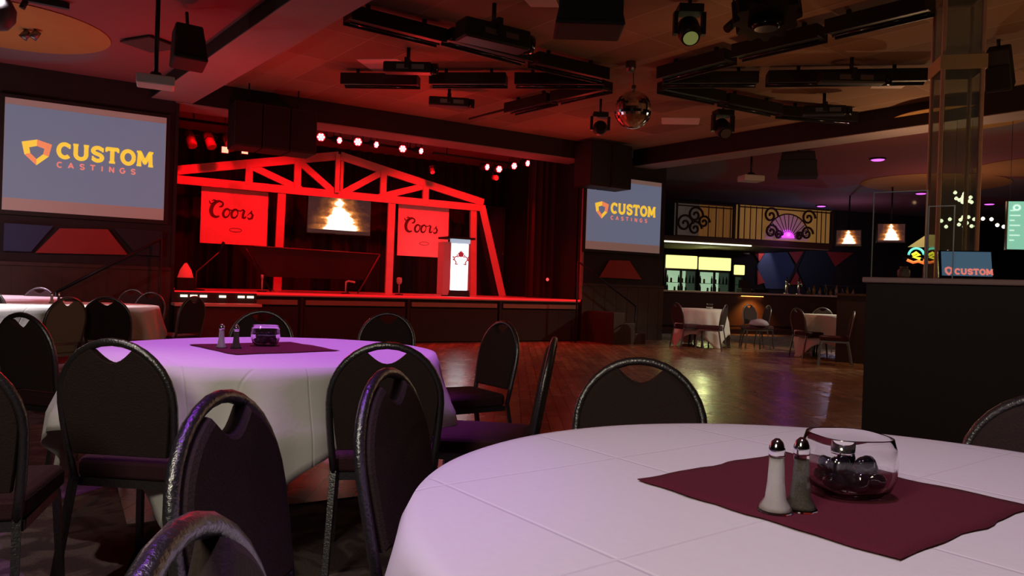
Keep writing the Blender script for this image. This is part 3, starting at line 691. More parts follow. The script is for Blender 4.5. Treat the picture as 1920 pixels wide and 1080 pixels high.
# handrails and steps
def handrail(pts, w_, lab, m='blackmetal', r=.022):
    P = [onw(x, y, w_) for x, y in pts]; c = P[-1]
    t = thing('stair_handrail', lab, 'handrail', S(c[0], w_, 0), SA, 'stair handrails beside the stage')
    MB().tube([(u-c[0], 0, z) for u, z in P], r).build('rail', M[m], t)
    for u, z in (P[0], P[-1]):
        MB().tube([(u-c[0], 0, 0.0), (u-c[0], 0, z)], .018).build('post', M[m], t)
handrail([(302, 448), (105, 548)], -.45, 'sloping black handrail against the wall under the left screen')
handrail([(1084, 490), (1192, 574)], -.40, 'sloping dark handrail with a shiny lower end beside the right of the stage', 'chrome' if False else 'blackmetal', .018)
for k, (uu, hz) in enumerate(((7.86, .64), (8.14, .43), (8.42, .22))):
    o = MB().box(uu, uu+.28, -.95, -.06, 0, hz).build('stage_step', M['woodpanel'], bevel=.008, T=TS)
    tag(o, ['top wooden step right of the stage', 'middle wooden step right of the stage', 'bottom wooden step right of the stage'][k], 'step', 'steps right of the stage')
# small counter with lamps left of the stage
t = thing('service_shelf', 'narrow shelf with a bright lamp strip in front of the left end of the stage', 'shelf', S(.05, -.55, 0), SA)
MB().box(-.1, 1.15, 0, .45, .64, .68).build('top', M['counter'], t); MB().box(-.06, 1.1, .04, .40, 0, .64).build('body', M['woodpanel'], t)
MB().box(-.1, 1.15, .40, .44, .68, .84).build('back_rail', M['black'], t)
for x in (.02, .16, .30, .58, .86, 1.0): MB().box(x, x+.10, .37, .395, .765, .80).build('lamp', M['striplight'], t)

# ================================================================== CEILING RIG
ti = [0]
def trough(p0, p1, lab, wd=.26, ht=.16):
    a = onz(*p0, ZR-.16); b = onz(*p1, ZR-.16); d = b-a; L = d.length
    t = thing('ceiling_trough', lab, 'light trough', (a+b)/2, math.atan2(d.y, d.x), 'black light troughs radiating on the ceiling')
    mb = MB(); mb.box(-L/2, L/2, -wd/2, -wd/2+.02, -ht/2, ht/2); mb.box(-L/2, L/2, wd/2-.02, wd/2, -ht/2, ht/2); mb.box(-L/2, L/2, -wd/2+.02, wd/2-.02, -ht/2+.03, -ht/2+.05)
    mb.box(-L/2, -L/2+.02, -wd/2+.02, wd/2-.02, -ht/2+.05, ht/2); mb.box(L/2-.02, L/2, -wd/2+.02, wd/2-.02, -ht/2+.05, ht/2)
    mb.build('housing', M['blackmetal'], t, bevel=.004)
    MB().tube([(-L/2+.03, 0, -ht/2+.005), (L/2-.03, 0, -ht/2+.005)], .014, 8).build('tube_lamp', M['blackgloss'], t)
    for x in (-L*.3, L*.3): MB().box(x-.02, x+.02, -.02, .02, -ht/2+.05, .16).build('bracket', M['blackmetal'], t)
for p0, p1, lab in (
    ((652, 28), (828, 72), 'outermost black trough of the upper left spoke'), ((838, 68), (988, 108), 'middle black trough of the upper left spoke'), ((1000, 112), (1132, 142), 'inner black trough of the upper left spoke'),
    ((643, 151), (785, 153), 'outermost black trough of the level left spoke'), ((808, 151), (950, 151), 'middle black trough of the level left spoke'), ((966, 151), (1132, 152), 'inner black trough of the level left spoke'),
    ((956, 205), (1036, 186), 'outer black trough of the lower left spoke'), ((1042, 184), (1138, 162), 'inner black trough of the lower left spoke'),
    ((1243, 140), (1370, 106), 'inner black trough of the upper right spoke'), ((1382, 100), (1542, 62), 'middle black trough of the upper right spoke'), ((1556, 56), (1745, 10), 'outermost black trough of the upper right spoke'),
    ((1243, 150), (1420, 149), 'inner black trough of the level right spoke'), ((1438, 148), (1738, 144), 'long outer black trough of the level right spoke'),
    ((1243, 162), (1350, 184), 'inner black trough of the lower right spoke'), ((1356, 187), (1456, 207), 'middle black trough of the lower right spoke'), ((1462, 210), (1600, 222), 'outer black trough of the lower right spoke')):
    trough(p0, p1, lab)
c = MB().tube([onz(880, 223, ZR-.1), onz(952, 204, ZR-.1)], .02).build('ceiling_pipe', M['blackmetal']); tag(c, 'thin black pipe on the ceiling beyond the lower left spoke', 'pipe')
# scanner fixtures
def scanner(px, py, z, rz, lab, L=.62, r=.085):
    p = onz(px, py, z); t = thing('scanner_light', lab, 'effect light', p, R(rz), 'scanner lights on the ceiling')
    Y = Matrix.Rotation(R(90), 4, 'Y')
    MB().box(-L/2, L/2, -r, r, -r*.8, r*.8).build('body', M['blackmetal'], t, bevel=.02)
    MB().lathe([(r*.85, L/2), (r*.8, L/2+.08), (r*.5, L/2+.08)], 16, Y).build('nose', M['blackgloss'], t)
    for x in (-L*.22, L*.10): MB().box(x, x+.16, -r-.004, -r+.001, -.03, .03).build('panel', M['frame'], t)
    MB().box(-.03, .03, -r-.02, r+.02, -.02, .03+r).build('yoke', M['blackmetal'], t)
    MB().tube([(0, 0, r*.8), (0, 0, ZR-z)], .025).build('clamp', M['blackmetal'], t)
    return t
scanner(765, 128, 3.86, -2, 'black scanner light above the level left spoke')
scanner(842, 192, 3.90, 6, 'black scanner light hanging under the level left spoke')
scanner(1596, 148, 3.85, -2, 'black scanner light on the long trough of the level right spoke', .8)
scanner(1545, 208, 3.86, -12, 'black scanner light on the lower right spoke', .6)
def mover(px, py, z, rz, tilt, lab, s=1., lens='blackgloss', ztop=ZR):
    p = onz(px, py, z); t = thing('moving_head', lab, 'effect light', p, R(rz), 'moving head lights on the ceiling')
    MB().box(-.15*s, .15*s, -.12*s, .12*s, .20*s, .30*s).build('base', M['blackmetal'], t, bevel=.01)
    for q in (-1, 1): MB().box(q*.17*s-.02, q*.17*s+.02, -.05*s, .05*s, -.05*s, .22*s).build('yoke', M['blackmetal'], t)
    X = Matrix.Rotation(R(tilt), 4, 'X')
    h = MB().lathe([(.07*s, -.17*s), (.13*s, -.12*s), (.14*s, .05*s), (.11*s, .16*s)], 20, X).build('head', M['blackmetal'], t)
    MB().lathe([(.09*s, .16*s), (.085*s, .175*s)], 20, X).build('lens', M[lens], h)
    MB().tube([(0, 0, .3*s), (0, 0, ztop-z)], .02).build('clamp', M['blackmetal'], t)
    return t
scanner(925, 68, 3.77, 32, 'large black scanner light over the upper left spoke', .80, .13)
mover(1292, 58, 3.80, 0, 140, 'moving head light with a pale green lens right of the ceiling centre', .85, 'green')
mover(1355, 241, 3.72, 10, 130, 'small moving head with a red pilot lamp near the far edge of the recess', .95, 'frame')
mover(1125, 240, 3.66, 0, 90, 'small round head light hanging left of the mirror ball', .8, 'blackgloss')
mover(357, 182, 3.72, 0, 90, 'small moving head over the far end of the red beam', .6) if False else None
p = onz(1437, 18, 3.7)
t = thing('gear_effect_light', 'large black toothed round effect light at the top of the picture', 'effect light', p)
poly = []
for k in range(24):
    r_ = .30 if k % 2 else .25
    poly += [(r_*math.cos((k-.25)*PI/12), r_*math.sin((k-.25)*PI/12)), (r_*math.cos((k+.25)*PI/12), r_*math.sin((k+.25)*PI/12))]
MB().prism(poly, -.12, .12, Matrix.Rotation(R(70), 4, 'X')).build('housing', M['blackmetal'], t)
MB().lathe([(.16, -.14), (.10, -.18)], 20).build('lens', M['blackgloss'], t)
MB().tube([(0, 0, .1), (0, 0, .42)], .03).build('clamp', M['blackmetal'], t)
p = onz(1374, 46, 3.85)
t = thing('small_spotlight', 'small black spotlight left of the toothed effect light', 'effect light', p, R(30))
MB().tube([(-.08, 0, -.06), (.06, 0, .06)], [.045, .05], 12).build('housing', M['blackmetal'], t); MB().tube([(0, 0, .02), (0, 0, .27)], .01).build('bracket', M['blackmetal'], t)
# mirror ball
mbp = ony(1187, 206, 10.4)
t = thing('mirror_ball', 'mirror ball hanging from the centre of the ceiling star', 'mirror ball', mbp)
bm = bmesh.new(); bmesh.ops.create_uvsphere(bm, u_segments=44, v_segments=22, radius=.26)
res = bmesh.ops.inset_individual(bm, faces=bm.faces[:], thickness=.0018, depth=0)
mb = MB(); mb.bm.free(); mb.bm = bm; mb.build('ball', M['mirror'], t)
MB().tube([(0, 0, .25), (0, 0, .34)], .03, 12).build('cap', M['frame'], t)
MB().tube([(0, 0, .3), (-.02, 0, .62)], .006, 6).build('cable', M['blackmetal'], t)
t = thing('ball_motor', 'small hanging motor above the mirror ball', 'motor', ony(1183, 118, 9.9))
MB().lathe([(.05, -.12), (.07, -.06), (.06, .12)], 16).build('housing', M['frame'], t); MB().tube([(0, 0, .12), (0, 0, .18)], .015).build('hanger', M['blackmetal'], t)
t['label'] = 'small grey motor on the ceiling above the mirror ball'
# speakers at ceiling
def box_speaker(px, py, Y, rz, tilt, lab, W=.5, D=.4, H=.7, ztop=None, taper=.8):
    p = ony(px, py, Y); t = thing('ceiling_speaker', lab, 'speaker', p, 0, 'single speakers hung from the ceiling', rot=(R(tilt), 0, R(rz)))
    MB().box(-W/2, W/2, -D/2, D/2, -H/2, H/2, taper=taper).build('cabinet', M['black'], t, bevel=.02)
    MB().box(-W/2+.03, W/2-.03, -D/2-.012, -D/2+.04, -H/2+.04, H/2-.18).build('grille', M['blackmetal'], t)
    if ztop: MB().tube([(0, 0, H/2-.02), (0, .02, ztop-p.z)], .018).build('hanger', M['blackmetal'], t)
box_speaker(353, 88, 7.9, 35, -15, 'black speaker tilted on the near edge of the red ceiling beam', .34, .28, .42, ZO-.02)
box_speaker(1104, 16, 7.2, 0, 0, 'large black speaker at the top centre of the picture', .66, .5, .46, ZR, .72)
box_speaker(1496, 310, 14.6, -20, 0, 'dark speaker hanging from the grey ceiling on the right', .74, .4, .5, ZO)
box_speaker(1874, 128, 8.6, -40, 30, 'dark speaker tilted behind the glass column', .28, .26, .48, ZR)
t = thing('globe_speaker', 'round dark speaker cut by the top left corner', 'speaker', onz(-8, 24, 3.55)); MB().lathe([(.02, -.17), (.11, -.14), (.165, -.06), (.17, .04), (.12, .14), (.04, .17)], 24).build('body', mat('grey_globe', (.05, .045, .05), .5), t)
MB().tube([(0, 0, .16), (0, 0, .39)], .015).build('pole', M['blackmetal'], t)
for px, py, lab in ((48, 66, 'left one of two small spots in the yellow ceiling circle'), (66, 66, 'right one of two small spots in the yellow ceiling circle')):
    p = onz(px, py, ZO-.08); t = thing('ceiling_spot', lab, 'spotlight', p, R(20), 'small spots in the yellow ceiling circle')
    MB().tube([(-.03, 0, -.04), (.03, 0, .05)], [.05, .04], 12).build('housing', M['frame'], t); MB().tube([(0, 0, .03), (0, 0, .08)], .01).build('stem', M['blackmetal'], t)
p0, p1 = onz(48, 2, ZO-.07), onz(130, 18, ZO-.07)
t = thing('lighting_track', 'short black track at the edge of the yellow ceiling circle', 'track light', (p0+p1)/2, math.atan2((p1-p0).y, (p1-p0).x)); L = (p1-p0).length
MB().box(-L/2, L/2, -.03, .03, 0, .06).build('rail', M['blackmetal'], t); MB().tube([(-L/2, 0, .0), (-L/2-.03, 0, -.08)], .03, 10).build('head', M['blackmetal'], t)
# ceiling tile vents and downlight rim
def vent(px, py, lab, rx=.11, z=ZO, m='soffit'):
    o = MB().lathe([(rx, -.012), (rx*.8, -.022)], 24).build('ceiling_downlight', M[m]); o.location = onz(px, py, z); tag(o, lab, 'ceiling light', 'unlit round fittings in the ceiling')
vent(114, 149, 'pale round unlit downlight above the left screen'); vent(207, 163, 'small dark round ceiling fitting left of the white projector', .06, ZO, 'blackmetal')
# projectors
def projector(px, py, Y, rz, lab, s=1., zc=ZO):
    p = ony(px, py, Y); t = thing('projector', lab, 'projector', p, R(rz), 'ceiling projectors')
    MB().box(-.22*s, .22*s, -.17*s, .17*s, -.06*s, .06*s).build('body', M['case'], t, bevel=.02*s)
    MB().lathe([(.045*s, .17*s), (.05*s, .20*s), (.03*s, .20*s)], 16, Matrix.Translation((-.1*s, 0, 0)) @ Matrix.Rotation(R(-90), 4, 'X')).build('lens', M['blackgloss'], t)
    MB().lathe([(.09*s, .06*s), (.06*s, .12*s)], 16).build('mount', M['blackmetal'], t)
    MB().tube([(0, 0, .1*s), (0, 0, zc-p.z)], .022).build('pole', M['blackmetal'], t)
    return t, p
projector(292, 154, 7.4, 25, 'white projector on a black pole near the left screen', .78)
pp = onz(282, 82, ZO-.02); o = MB().box(-.26, .26, -.22, .22, -.02, .0).build('ceiling_plate', mat('brown_plate', (.06, .03, .03), .7)); o.location = pp; o.rotation_euler = (0, 0, R(-25)); tag(o, 'dark square plate where the left projector pole meets the ceiling', 'plate')
projector(1408, 335, 15.2, 10, 'white projector on the right hanging from the grey ceiling')
# troffers
def troffer(quad, lab, m='pinktroffer', z=ZR):
    P = [onz(x, y, z-.012) for x, y in quad]; c = sum(P, Vector())/4
    mb = MB(); mb.hexa([tuple(p-c) for p in P]+[tuple(p-c+Vector((0, 0, .010))) for p in P]); o = mb.build('ceiling_panel', M[m]); o.location = c; tag(o, lab, 'ceiling panel', 'pale panels in the tiled ceiling')
troffer([(1240, 221), (1313, 222), (1310, 234), (1241, 233)], 'pink lit ceiling panel right of the mirror ball')
troffer([(1632, 166), (1640, 152), (1712, 151), (1690, 166)], 'pale ceiling panel under the level right spoke')
troffer([(668, 112), (745, 111), (790, 134), (700, 134)], 'pinkish red ceiling panel above the level left spoke')
troffer([(983, 0), (1042, 0), (1048, 14), (995, 13)], 'pale ceiling panel at the top edge of the picture')
# purple downlights on the right
def downlight(px, py, lab, r=.13, z=ZO):
    p = onz(px, py, z); t = thing('purple_downlight', lab, 'ceiling light', p, 0, 'lit purple downlights')
    MB().lathe([(r*1.25, -.015), (r, -.03)], 24).build('trim', M['blackmetal'], t); MB().lathe([(r, -.031), (r*.8, -.045)], 24).build('lens', M['purplelamp'], t)
for a in ((1646, 297, 'purple downlight alone in the grey ceiling right of the dark speaker'), (1727, 361, 'purple downlight behind the clear panel left of the column'), (1540, 385, 'purple downlight above the right end of the iron fence'), (1855, 381, 'purple downlight right of the glass column')): downlight(*a)

# ================================================================== COLUMN AND BOOTH
cp = Vector((4.42, 7.55, 0)); ca = R(-14)
t = thing('glass_column', 'square glass sided column with wooden corner posts and a tan band', 'column', cp, ca)
h = .175
for sx, sy in ((-1, -1), (1, -1), (1, 1), (-1, 1)):
    MB().box(sx*h-.018, sx*h+.018, sy*h-.018, sy*h+.018, 0, ZR).build('corner_post', M['postwood'], t, bevel=.006)
for (x0, x1, y0, y1) in ((-h+.02, h-.02, -h-.004, -h+.004), (-h+.02, h-.02, h-.004, h+.004), (-h-.004, -h+.004, -h+.02, h-.02), (h-.004, h+.004, -h+.02, h-.02)):
    MB().box(x0, x1, y0, y1, .02, ZR-.02).build('glass_panel', M['tint'], t)
zb1 = ony(1800, 118, 7.4).z
mb = MB(); zc = zb1
for (x0, x1, y0, y1) in ((-h-.035, h+.035, -h-.035, -h-.020), (-h-.035, h+.035, h+.020, h+.035), (-h-.035, -h-.020, -h-.020, h+.020), (h+.020, h+.035, -h-.020, h+.020)): mb.box(x0, x1, y0, y1, zc-.07, zc+.07)
mb.build('band', M['band'], t)
# half wall
hwL = Vector((onz(1614, 700, .6).x*0, 0, 0))
pL = ony(1615, 800, 4.75); pL.z = 0
ha = R(-36); HX = Vector((math.cos(ha), math.sin(ha), 0)); ztp = ony(1628, 530, 4.75).z
t = thing('half_wall', 'dark brown booth half wall with a pale cap behind the near table', 'partition', pL, ha)
MB().box(0, 2.6, 0, .12, 0, ztp).build('panel', M['halfwall'], t, bevel=.004)
MB().box(0, .12, .12, 1.6, 0, ztp).build('side_panel', M['halfwall'], t, bevel=.004)
MB().box(-.02, 2.62, -.03, .22, ztp, ztp+.035).build('cap', M['halfcap'], t, bevel=.008)
MB().box(-.02, .22, .22, 1.62, ztp, ztp+.035).build('side_cap', M['halfcap'], t, bevel=.008)
ZC = ztp+.035
def onhw(px, py, dpt):
    n = Vector((-math.sin(ha), math.cos(ha), 0)); d = ray(px, py); tt = (dpt+pL.dot(n))/d.dot(n); P = d*tt; return ((P-pL).dot(HX), P.z+EYE)
def HW(x, y, z): return pL+HX*x+Vector((-math.sin(ha), math.cos(ha), 0))*y+Vector((0, 0, z))
def acrylic(px0, px1, pyt, dpt, lab):
    a = onhw(px0, pyt, dpt); b = onhw(px1, pyt, dpt); W = b[0]-a[0]; H = a[1]-ZC
    t = thing('acrylic_screen', lab, 'acrylic screen', HW(a[0], dpt, ZC), ha, 'clear screens on the half wall')
    MB().box(0, W, 0, .006, 0, H).build('sheet', M['plexi'], t)
    mb = MB(); mb.box(-.006, .0, -.002, .008, 0, H); mb.box(W, W+.006, -.002, .008, 0, H); mb.box(-.006, W+.006, -.002, .008, H, H+.006); mb.build('edge', M['plexiedge'], t)
acrylic(1640, 1738, 362, .05, 'large clear acrylic screen at the left end of the half wall')
acrylic(1743, 1789, 388, .05, 'smaller clear acrylic screen left of the monitor')
# monitor on the cap
a = onhw(1772, 515, .12)
t = thing('monitor', 'tilted monitor on the half wall with a blue picture and pink CUSTOM lettering', 'monitor', HW(a[0]+.115, .145, ZC), 0, rot=(R(-18), 0, ha+R(18)))
MB().box(-.15, .15, .0, .03, .012, .19).build('case', M['blackgloss'], t, bevel=.005)
MB().box(-.135, .135, -.004, -.001, .022, .180).build('screen', mat('monitor_blue', (.1, .2, .25), .4, em=srgb((62, 88, 108)), es=.8), t)
mb = MB(); text(mb, 'CUSTOM', -.065, .030, .038, .26, .95, 0, True, -.005, .002); mb.build('lettering', M['pinklogo'], t)
mb = MB(); mb.stroke([(-.115, .066), (-.098, .074), (-.081, .066), (-.084, .044), (-.098, .028), (-.112, .044), (-.115, .066)], .012, -.005, .002); mb.build('shield_logo', M['pinklogo'], t)
MB().box(-.05, .05, .0, .10, -.0, .012).build('foot', M['black'], t)
# items beside the neon sign
a = onhw(1693, 512, .10)
t = thing('round_jar', 'small pale round jar on the half wall behind the clear screen', 'jar', HW(a[0], .13, ZC), ha)
MB().lathe([(.03, 0), (.037, .02), (.036, .05), (.022, .062)], 20).build('body', mat('pale_jar', (.28, .22, .18), .5), t); MB().lathe([(.024, .062), (.024, .075)], 20).build('lid', mat('jar_lid', (.35, .25, .14), .5), t)

# ================================================================== BAR AREA
# canopy
cz0 = onb(1240, 452, 0)[1]
uR, _ = onb(1562, 440, 0)
t = thing('bar_canopy', 'dark canopy over the bar with a bright strip light along its lower edge', 'canopy', B(0, 0, cz0), BA)
MB().box(-.6, uR-.0, 0, 3.3, .02, .16).build('deck', M['woodpanel'], t)
MB().box(-.6, 2.6, -.02, .04, -.015, .02).build('strip_light', M['striplight'], t)
MB().box(2.62, uR-.15, -.02, .04, -.012, .02).build('trim', M['strip'], t)
MB().box(.0, 2.3, .5, 3.2, -.01, .018).build('soffit', mat('olive_soffit', (.12, .11, .04), .8), t)
light('AREA', 'canopy_strip_glow', B(1.2, .5, cz0-.1), 14, (1, .95, .55), B(1.2, .5, 0), size=.8)
# iron fence panels on the canopy
def fence(px0, px1, pyb0, pyt0, kind, lab, mk='amber'):
    a = onb(px0, pyb0, .06); b = onb(px1, pyb0, .06); W = b[0]-a[0]
    zt = onb(px0, pyt0, .06)[1]; z0_ = cz0+.16; H = zt-z0_
    t = thing('iron_fence_panel', lab, 'fence panel', B(a[0], .06, z0_), BA, 'iron fence panels above the bar')
    MB().box(W*.42 if mk == 'amberdim' else .0, W, .10, .13, .03, H-.02).build('backlit_panel', M[mk], t)
    if mk == 'amberdim': MB().box(.0, W*.418, .10, .13, .03, H-.02).build('grey_panel', mat('grey_backlit', (.2, .18, .17), .6, em=srgb((62, 54, 50)), es=.5), t)
    mb = MB(); mb.box(0, W, -.015, .015, 0, .03); mb.box(0, W, -.015, .015, H-.10, H-.07); mb.box(0, W, -.015, .015, H-.02, H); mb.box(-.02, .02, -.02, .02, 0, H); mb.box(W-.02, W+.02, -.02, .02, 0, H)
    mb.build('rails', M['iron'], t)
    return t, W, H
def bars(t, x0, x1, n, H):
    for i in range(n):
        x = x0+(x1-x0)*(i+.5)/n
        MB().tube([(x, 0, .02), (x, 0, H-.05)], .013, 6).build('bar', M['iron'], t)
def scroll(t, cx, cz, s, m='iron'):
    pts = [(cx+s*(1-k/26)*.5*math.cos(k*.42), 0, cz+s*(1-k/26)*.5*math.sin(k*.42)) for k in range(24)]
    MB().tube(pts, .030, 6).build('scroll', M[m], t)
t, W, H = fence(1268, 1376, 438, 378, 0, 'left fence panel with iron scrolls above the coolers', 'amberdim')
bars(t, W*.48, W, 4, H)
for cx, cz, s in ((.18, .30, .42), (.42, .52, .38), (.42, .2, .34), (.62, .36, .3)): scroll(t, cx*W*.75, cz*H/.8, s*1.2)
t, W, H = fence(1384, 1561, 440, 381, 1, 'right fence panel with an iron sunburst lit purple')
bars(t, .03*W, .27*W, 4, H); bars(t, .80*W, W-.02, 4, H)
for cx, cz, s in ((.33, .58, .46), (.34, .22, .40), (.73, .58, .46), (.72, .22, .40), (.42, .15, .25), (.64, .15, .25)): scroll(t, cx*W, cz*H/.8, s)
sb = Vector((.52*W, 0, .06))
for k in range(13):
    an = R(15+150*k/12)
    MB().tube([sb+Vector((.22*math.cos(an), 0, .22*math.sin(an))), sb+Vector((.68*math.cos(an), 0, .68*math.sin(an)))], .010, 6).build('sunburst_ray', M['iron'], t)
MB().tube([sb+Vector((.70*math.cos(R(12+156*k/16)), 0, .70*math.sin(R(12+156*k/16)))) for k in range(17)], .018, 6).build('sunburst_rim', M['iron'], t)
MB().prism([(sb.x+.70*math.cos(R(10*k)), sb.z+.70*math.sin(R(10*k))) for k in range(19)], .07, .09).build('sunburst_panel', mat('sunburst_glass', (.5, .3, .4), .6, em=srgb((120, 85, 90)), es=.5), t)
MB().prism([(sb.x+.22*math.cos(R(15*k)), sb.z+.06+.22*math.sin(R(15*k))) for k in range(13)], .02, .05).build('sunburst_lamp', M['violet'], t)
MB().lathe([(.055, 0), (.05, .03)], 14, Matrix.Translation((sb.x, 0, sb.z+.14)) @ Matrix.Rotation(R(90), 4, 'X')).build('sunburst_bulb', M['purplelamp'], t)
light('POINT', 'sunburst_glow', B(onb(1472, 430, 0)[0], -.25, cz0+.35), 2.2, (.65, .1, 1), size=0)
# bar counter
uc0, zc0 = onb(1232, 547, .3); uc1, _ = onb(1640, 556, .3)
zc0 = 1.13
t = thing('bar_counter', 'long bar counter with a pale top in front of the coolers', 'counter', B(uc0, .3, 0), BA)
Wc = uc1-uc0+3
MB().box(0, Wc, 0, .55, zc0-.05, zc0).build('top', M['counter'], t, bevel=.01); MB().box(.02, Wc-.02, .10, .50, 0, zc0-.05).build('front', M['woodpanel'], t)
MB().box(0, Wc, .02, .05, .20, .24).build('foot_rail', M['blackmetal'], t)
a = onb(1413, 562, .28)
t = thing('under_counter_lamp', 'orange lamp glowing under the bar counter', 'lamp', B(a[0], .34, zc0-.06), BA)
MB().box(-.4, .4, -.02, .02, -.03, .0).build('housing', M['blackmetal'], t); MB().box(-.34, .34, -.016, .016, -.045, -.03).build('lens', M['orangeglow'], t)
light('SPOT', 'under_counter_glow', B(a[0], -.02, zc0-.12), 90, (1, .33, .05), B(a[0], .36, .3), spot=110, blend=1)
# coolers
def cooler(px0, px1, pyt, pyb, lab, doors=2, wB=2.55, grp='drinks coolers behind the bar'):
    a, z1 = onb(px0, pyt, wB); b, z0_ = onb(px1, pyb, wB); W = b-a
    t = thing('drinks_cooler', lab, 'cooler', B((a+b)/2, wB, 0), BA, grp)
    zs = onb(px0, pyt+(pyb-pyt)*.37, wB)[1]
    mb = MB(); mb.box(-W/2, W/2, .60, .64, 0, z1); mb.box(-W/2, -W/2+.04, .0, .6, 0, z1); mb.box(W/2-.04, W/2, .0, .6, 0, z1); mb.box(-W/2+.04, W/2-.04, 0, .6, 0, .5); mb.box(-W/2+.04, W/2-.04, .0, .6, zs, z1)
    mb.build('body', M['blackgloss'], t)
    MB().box(-W/2+.02, W/2-.02, -.06, -.002, zs+.03, z1-.01).build('sign', M['coolersign'], t, bevel=.02)
    MB().box(-W/2+.05, W/2-.05, .55, .59, .5, zs).build('interior', M['coolerin'], t)
    for i in range(doors):
        x0 = -W/2+.03+(W-.06)*i/doors; x1 = x0+(W-.06)/doors
        d = MB().box(x0+.005, x0+.035, -.03, .0, .45, zs); d.box(x1-.035, x1-.005, -.03, .0, .45, zs); d.box(x0+.035, x1-.035, -.03, 0, .45, .50); d.box(x0+.035, x1-.035, -.03, 0, zs-.04, zs)
        dd = d.build('door', M['blackmetal'], t); MB().box(x0+.036, x1-.036, -.018, -.012, .5, zs-.04).build('pane', M['plexi'], dd)
    for z in (.85, 1.10, 1.36, 1.60):
        if z < zs-.15: MB().box(-W/2+.05, W/2-.05, .1, .54, z, z+.012).build('shelf', M['frame'], t)
    return (a+b)/2, W, zs
bm_ = MB().lathe([(.028, 0), (.028, .13), (.012, .18), (.012, .22)], 10).build('bottle', M['bottle'])
bb_ = MB().lathe([(.030, 0), (.030, .11), (.022, .13)], 10).build('can', M['bottlebrown'])
first = {'b': True, 'c': True}
def bottle(loc, lab, grp, kind='b'):
    src = bm_ if kind == 'b' else bb_
    if first[kind]: o = src; first[kind] = False
    else: o = src.copy(); C.objects.link(o)
    o.location = loc; tag(o, lab, 'bottle' if kind == 'b' else 'can', grp)
def fill(uc, W, zs, lab):
    for zi, z in enumerate((1.10, 1.36, 1.60)):
        if z > zs-.2: continue
        for i in range(8):
            if (i*7+zi*3) % 5 == 4: continue
            bottle(B(uc-W/2+.10+(W-.2)*i/7, 2.55+.22, z+.013), lab, lab+' group', 'b' if (zi+i) % 3 else 'c')
u_, W_, z_ = cooler(1247, 1305, 477, 550, 'left drinks cooler with a bright yellow header sign behind the bar'); fill(u_, W_, z_, 'drink standing on a shelf of the left cooler')
u_, W_, z_ = cooler(1309, 1368, 481, 552, 'middle drinks cooler with a bright yellow header sign behind the bar'); fill(u_, W_, z_, 'drink standing on a shelf of the middle cooler')
light('AREA', 'cooler_glow', B(u_-.5, 2.2, 1.9), 8, (.9, 1, .4), B(u_-.8, -4, 1.0), size=.3)
cooler(1375, 1394, 496, 552, 'slim lit cooler right of the two wide coolers', 1)
# wall art behind the bar: blue hexagons and red triangles
hexs = [((1455, 500), 'large blue hexagon on the back wall right of the slim cooler', 'bluepaint'), ((1532, 505), 'dark blue hexagon behind the bottles on the back wall', 'navypaint')]
for (cx, cy), lab, mk in hexs:
    pts = [(cx-36, cy), (cx-19, cy-39), (cx+16, cy-38), (cx+35, cy), (cx+16, cy+42), (cx-19, cy+41)]
    wallshape('hexagon_panel', lab, pts, mk, 3.36, 'B', 'painted shapes behind the bar')
wallshape('triangle_panel', 'bright red triangle between the slim cooler and the blue hexagon', [(1408, 466), (1438, 466), (1424, 490)], 'redpaint', 3.34, 'B', 'painted shapes behind the bar')
wallshape('triangle_panel', 'dark red triangle between the two hexagons', [(1476, 468), (1508, 468), (1493, 495)], 'redpaint', 3.34, 'B', 'painted shapes behind the bar')
wallshape('triangle_panel', 'dark red triangle under the left corner of the blue hexagon', [(1420, 505), (1434, 530), (1420, 534)], 'redpaint', 3.34, 'B', 'painted shapes behind the bar')
wallshape('triangle_panel', 'dark red triangle low between the two hexagons', [(1493, 510), (1506, 534), (1480, 534)], 'redpaint', 3.34, 'B', 'painted shapes behind the bar')
wallshape('triangle_panel', 'dark red triangle right of the dark hexagon', [(1550, 472), (1600, 474), (1566, 500)], 'redpaint', 3.34, 'B', 'painted shapes behind the bar')
light('SPOT', 'bar_wall_light', B(onb(1424, 480, 3.3)[0], 2.9, 3.2), 90, (1, .7, .7), B(onb(1424, 480, 3.3)[0], 3.4, 2.1), spot=60)
light('POINT', 'bar_wall_light', B(onb(1500, 480, 3.3)[0], 1.4, 2.7), 22, (.7, .6, 1), size=0)
# taps, bottles and gear on the bar
def on_counter(px, w_=.5): 
    return onb(px, 548, w_)[0]
for px, lab in ((1479, 'left chrome beer tap on the bar'), (1502, 'right chrome beer tap on the bar')):
    t = thing('beer_tap', lab, 'beer tap', B(on_counter(px), .6, zc0), BA, 'beer taps on the bar')
    MB().lathe([(.08, 0), (.08, .02), (.035, .04), (.035, .34), (.04, .36)], 16).build('tower', M['chrome'], t); MB().tube([(0, -.03, .28), (0, -.12, .28), (0, -.13, .22)], .012).build('spout', M['chrome'], t); MB().lathe([(.015, .36), (.022, .46)], 10).build('handle', M['blackgloss'], t)
glassm = mat('tumbler', (.30, .26, .28), .15, .4)
for i in range(18):
    px = 1512+i*5.2; hh = .16+.05*((i*5) % 4)
    o = MB().lathe([(.036, 0), (.040, hh*.6), (.014, hh*.8), (.014, hh)], 12).build('liquor_bottle', [M['bottle'], glassm, M['bottlebrown']][i % 3]); o.location = B(on_counter(px, .8), .72+.09*(i % 2), zc0)
    tag(o, 'bottle in the dim cluster on the right part of the bar', 'bottle', 'bottles on the right part of the bar')
o = MB().box(-.24, .24, -.12, .12, 0, .10).build('cash_tray', M['blackgloss'], bevel=.03); o.location = B(on_counter(1425), .55, zc0); o.rotation_euler = (0, 0, BA); tag(o, 'low black tray on the bar above the orange lamp', 'tray')
